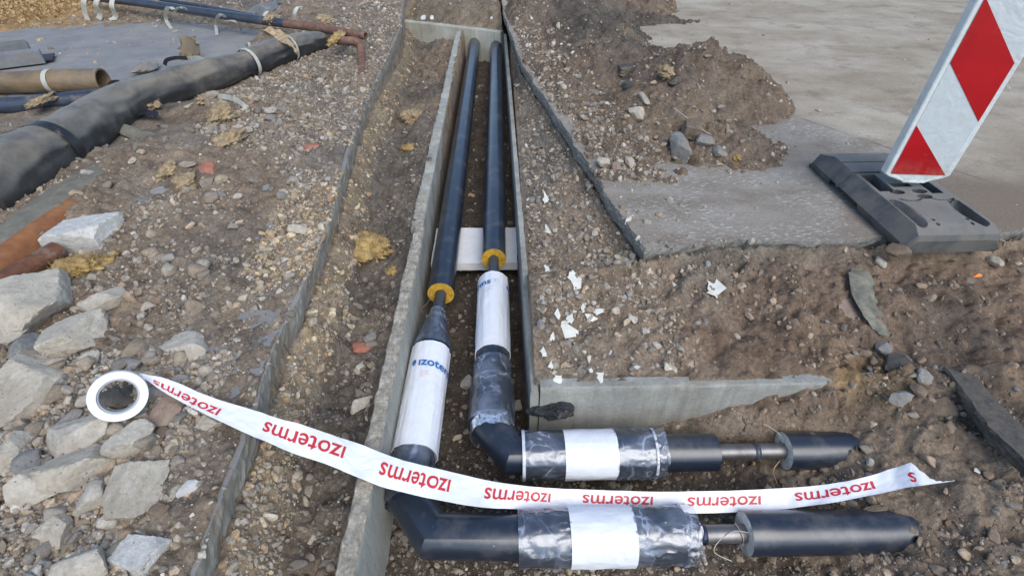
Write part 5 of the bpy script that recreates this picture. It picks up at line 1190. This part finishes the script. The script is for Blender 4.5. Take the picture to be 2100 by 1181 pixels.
link('cement_crust',rings_mesh('cement_crust',rows,(True,True)),M_crust,CR)
# steel channel section (U profile)
UC=empty('steel_channel',at(50,115,0),'open steel U-channel with pale flanges at the left edge','channel')
c0=at(-60,132,.04); c1=at(108,112,.04); d=(c1-c0).normalized(); nn=Vector((-d.y,d.x,0)); 
def bar(name,a,b,w_,h_,dz,off,mat,parent,tiltv=0.):
    P=[]
    for e in (a,b):
        for s1,s2 in ((-1,-1),(1,-1),(1,1),(-1,1)): P.append(tuple(e+nn*(off+s1*w_/2)+Vector((0,0,dz+s2*h_/2+s1*tiltv))))
    me=bpy.data.meshes.new(name); me.from_pydata(P,[],[(0,1,2,3),(7,6,5,4),(0,4,5,1),(1,5,6,2),(2,6,7,3),(3,7,4,0)])
    bm_=bmesh.new(); bm_.from_mesh(me); bmesh.ops.recalc_face_normals(bm_,faces=bm_.faces); bmesh.ops.bevel(bm_,geom=list(bm_.edges),offset=.003,segments=2,affect='EDGES'); bm_.to_mesh(me); bm_.free()
    return link(name,me,mat,parent)
M_dkst=simple('dark_channel',(.035,.025,.03),.6,var=.4,bs=.3)
bar('web',c0,c1,.24,.012,-.02,.0,M_dkst,UC); bar('flange',c0,c1-d*.05,.05,.10,.03,-.14,M_sheet,UC,.01); bar('flange',c0,c1-d*.16,.06,.10,.05,.15,M_sheet,UC,-.02)
# hanging and curled straps
def strap(pts,w_,mat,label,wd=(0,0,1),th=.003,group='pale plastic straps on the old pipes'):
    P=spline([at(*p) for p in pts],8); rows=[]
    for k,p in enumerate(P):
        d=(P[min(k+1,len(P)-1)]-P[max(k-1,0)]).normalized(); s_=Vector(wd); s_=(s_-d*s_.dot(d)); s_.normalize(); n_=d.cross(s_)
        a=s_*w_/2; b=n_*th/2; rows.append(np.array([tuple(p-a-b),tuple(p+a-b),tuple(p+a+b),tuple(p-a+b)]))
    o=link('strap',rings_mesh('strap',rows,(True,True),sharp=50),mat); tag(o,label,'strap',group); return o
strap([(180,42,.02),(173,22,.12),(172,2,.22),(182,-8,.25)],.05,M_strap,'pale hanging strap, leftmost on the long bluish pipe',wd=(1,0,0))
strap([(202,40,.02),(205,28,.08),(196,10,.18),(203,-4,.24)],.05,M_strap,'second pale strap from the left on the long pipe',wd=(1,0,0))
strap([(224,41,.01),(237,34,.04),(229,14,.15),(232,-2,.22),(240,0,.2)],.05,M_strap,'pale curled strap right of the two leftmost ones',wd=(1,0,0))
strap([(352,60,.0),(341,42,.05),(340,24,.16),(348,15,.21),(356,20,.2)],.035,M_strap,'pale strap looped over the middle of the long pipe',wd=(1,0,0))
strap([(357,26,.16),(365,17,.21),(378,17,.21),(384,22,.18)],.02,M_strap,'thin pale strap arch just right of the middle loop',wd=(1,0,0))
strap([(445,72,.0),(443,52,.06),(446,36,.18),(455,31,.21),(462,36,.18)],.03,M_strap,'pale strap standing at the pipe where it turns rusty',wd=(1,0,0))
strap([(462,44,.14),(476,43,.16),(488,49,.12),(495,62,.02)],.03,M_strap,'pale curved strap hanging below the rusty part',wd=(0,1,0))
strap([(541,50,.10),(540,36,.14),(548,25,.18),(556,24,.18)],.03,M_strap,'pale band around the brown wool lump on the pipe',wd=(1,0,0))
strap([(605,40,.08),(604,28,.14),(610,16,.19),(620,14,.19)],.035,M_strap,'pale strap standing near the top right of the old pipes',wd=(1,0,0))
strap([(425,203,.06),(450,198,.10),(478,203,.12),(500,217,.10),(509,236,.04),(503,258,.02),(492,262,.01)],.035,M_strap,'white-green curved strap arching over wool on the left rubble',wd=(0,.4,1))
strap([(446,303,.02),(465,308,.03),(490,308,.03),(510,300,.02)],.03,M_sheet,'short grey-blue strap below the tan wool tuft',wd=(0,.2,1))
strap([(338,134,.03),(342,124,.07),(362,119,.09),(385,120,.08)],.03,M_blackst,'black strap arching on the pavement by the bent sheet',wd=(0,0,1),group='black strips by the old pipes')
strap([(225,190,.12),(232,176,.17),(245,174,.18),(258,185,.10)],.06,M_blackst,'black curled strip at the open end of the golden pipe',wd=(0,0,1),group='black strips by the old pipes')
strap([(385,120,.10),(405,119,.14),(422,125,.13),(434,133,.10)],.03,M_strap,'short white strap on top of the dented pipe bend',wd=(0,0,1))
# sheet scraps
def sheet(name,corners,mat,label,cat,curl=.02,th=.004,seed=0,n=14):
    A=[at(*c) for c in corners]; rows=[]
    for i in range(n):
        for j in range(n):
            u_,v_=i/(n-1),j/(n-1); p=A[0]*(1-u_)*(1-v_)+A[1]*u_*(1-v_)+A[2]*u_*v_+A[3]*(1-u_)*v_
            e=min(u_,1-u_,v_,1-v_); q=np.array([[u_*3+seed,v_*3,seed]]); p=p+Vector((0,0,curl*float(vn3(q,1.)[0])+curl*math.sin(u_*3.1)*.6)); 
            if e<.01: p+=Vector((float(vn3(q,3.)[0])*curl*.8,float(vn3(q+5,3.)[0])*curl*.8,0))
            rows.append(tuple(p))
    V=np.array(rows); L2=V.copy(); L2[:,2]-=th; f=grid_faces(n,n); per=[(0,j) for j in range(n-1)]+[(i,n-1) for i in range(n-1)]+[(n-1,j) for j in range(n-1,0,-1)]+[(i,0) for i in range(n-1,0,-1)]
    id_=[i*n+j for i,j in per]; Fs=np.array([[id_[k],id_[(k+1)%len(id_)],id_[(k+1)%len(id_)]+n*n,id_[k]+n*n] for k in range(len(id_))])
    me=mesh_np(name,np.concatenate([V,L2]),np.concatenate([f,f[:,::-1]+n*n,Fs])); o=link(name,me,mat); tag(o,label,cat); return o
M_flap=simple('bent_sheet',(.13,.115,.09),.7,var=.4,scale=14,bs=.4,col2=(.24,.17,.09))
sheet('bent_sheet',[(372,118,.03),(412,112,.03),(396,72,.20),(364,72,.20)],M_flap,'bent metal sheet flap standing up beside the dented pipe','sheet',.03)
sheet('grey_sheet',[(248,440,.03),(350,425,.02),(375,388,.05),(250,415,.05)],M_sheet,'crumpled grey sheet scrap lying on the rubble above the white block','sheet',.03,seed=3)
sheet('grey_board',[(200,255,.05),(300,298,.04),(318,272,.06),(215,246,.08)],M_crust,'long grey board scrap lying on the rubble under the black pipe','board',.012,.02,seed=4)
sheet('grey_board',[(325,258,.04),(350,285,.03),(405,272,.04),(398,255,.05)],M_crust,'short grey board scrap right of the long board','board',.012,.012,seed=5)
sheet('black_scrap',[(268,238,.07),(330,243,.06),(322,228,.08),(285,222,.09)],M_blackst,'small black plastic scrap above the long grey board','scrap',.012,seed=6)
sheet('bent_sheet',[(350,425,.02),(372,404,.05),(392,376,.07),(362,402,.03)],M_flap,'narrow dark folded sheet edge above the flat grey scrap','sheet',.01,seed=7)
sheet('crumpled_sheet',[(495,26,.10),(530,34,.06),(575,14,.16),(560,0,.2)],M_sheet,'crumpled grey plastic sheet behind the thin shiny pipe end','sheet',.05,seed=8)
sheet('torn_wrap',[(540,62,.26),(575,60,.26),(612,108,.14),(580,88,.2)],M_woolp,'torn brown wrap hanging over the black pipe','wrap',.02,seed=9)
# broken asphalt strip lower right, tar lump, small litter
M_asphd=simple('dark_asphalt',(.085,.083,.078),.95,var=.4,scale=40,bs=.9,bd=.008,bscale=110,dust=.7,dustcol=(.16,.13,.10))
so_=slab('asphalt_strip',[tuple(at(1945,738,-.09)[:2]),tuple(at(2020,760,-.09)[:2]),tuple(at(2140,905,-.09)[:2]),tuple(at(2140,960,-.09)[:2]),tuple(at(2030,845,-.09)[:2])],-.124,.05,M_asphd,M_asphd,kind=None,seed=11); tag(so_,'dark strip of broken asphalt sticking out of the soil at the right edge','asphalt strip')
rock(243,813,92,66,M_darkr,'dark lump added behind the tape roll for the shade and soil in its open centre',name='dark_core_lump',cat='clod',flat=.5,seed=610,planes=14,rough=.3,sub=4,lift=.2)  # added dark lump, stands in for shade and soil inside the roll
rock(1142,840,92,54,M_tar,'crumpled black tar felt lump stuffed in the wall corner',name='tar_lump',cat='tar lump',flat=.9,seed=611,planes=14,rough=.35,sub=5,z=-.33,lift=.1)
lit=rock(2006,565,22,7,M_orange,'small orange plastic stick on the soil below the rubber foot',name='orange_stick',cat='litter',flat=.8,seed=612,planes=14,sub=3,lift=1.)
rock(2002,965,12,10,M_shard,'tiny white paper bit on the soil beyond the torn tape end',name='paper_bit',cat='litter',flat=.4,seed=613,planes=8,sub=3,lift=1.)
for i,(px,py,lb,w_) in enumerate([(868,37,'larger white lump behind the far end wall',13),(886,36,'smaller white lump beside the larger one behind the end wall',9),(1008,38,'white lump behind the right part of the end wall',7)]):
    rock(px,py,w_,7,M_shard,lb,name='white_lump',cat='lump',flat=.6,seed=620+i,sub=3,lift=.5,blocky=1)
# twig on the spoil heap
tw=[at(1382,222,.14),at(1420,250,.12),at(1450,272,.09),at(1482,288,.06)]
tag(wire('twig',tw,.003,M_wire),'thin pale rod lying down the front of the spoil heap','rod')
# ------------------------------------------------------------ dry leaves and weeds at the top left
def foliage(name,c,rx_,ry_,h_,n,mat,label,seed,leaf=.035):
    r=np.random.RandomState(seed); Vf=[];Ff=[]
    for _ in range(n):
        a=r.uniform(0,6.28); q=math.sqrt(r.rand()); x=c[0]+rx_*q*math.cos(a); y=c[1]+ry_*q*math.sin(a); z=gz(x,y)+abs(r.normal())*h_*.5+.005
        d=r.normal(size=3); d/=np.linalg.norm(d); e=np.cross(d,r.normal(size=3)); e/=np.linalg.norm(e); l=leaf*r.uniform(.5,1.3); w_=l*r.uniform(.25,.55); p=np.array([x,y,z]); n0=len(Vf)
        nn_=np.cross(d,e)*l*.2
        Vf+=[p,p+d*l*.5+e*w_-nn_*.0,p+d*l+nn_,p+d*l*.5-e*w_,]; Ff+=[(n0,n0+1,n0+2),(n0,n0+2,n0+3)]
    o=link(name,mesh_np(name,np.array(Vf),np.array(Ff),False),mat); tag(o,label,kind='stuff'); return o
c=at(60,35,0); foliage('dry_leaves',(c.x-.5,c.y+.3),1.1,.9,.10,4200,M_leaf,'golden dry leaves and grass heaped at the top left corner',1)
c=at(10,15,0); foliage('green_weeds',(c.x,c.y),.28,.3,.14,700,M_green,'small patch of green weeds in the top left corner',2,.05)
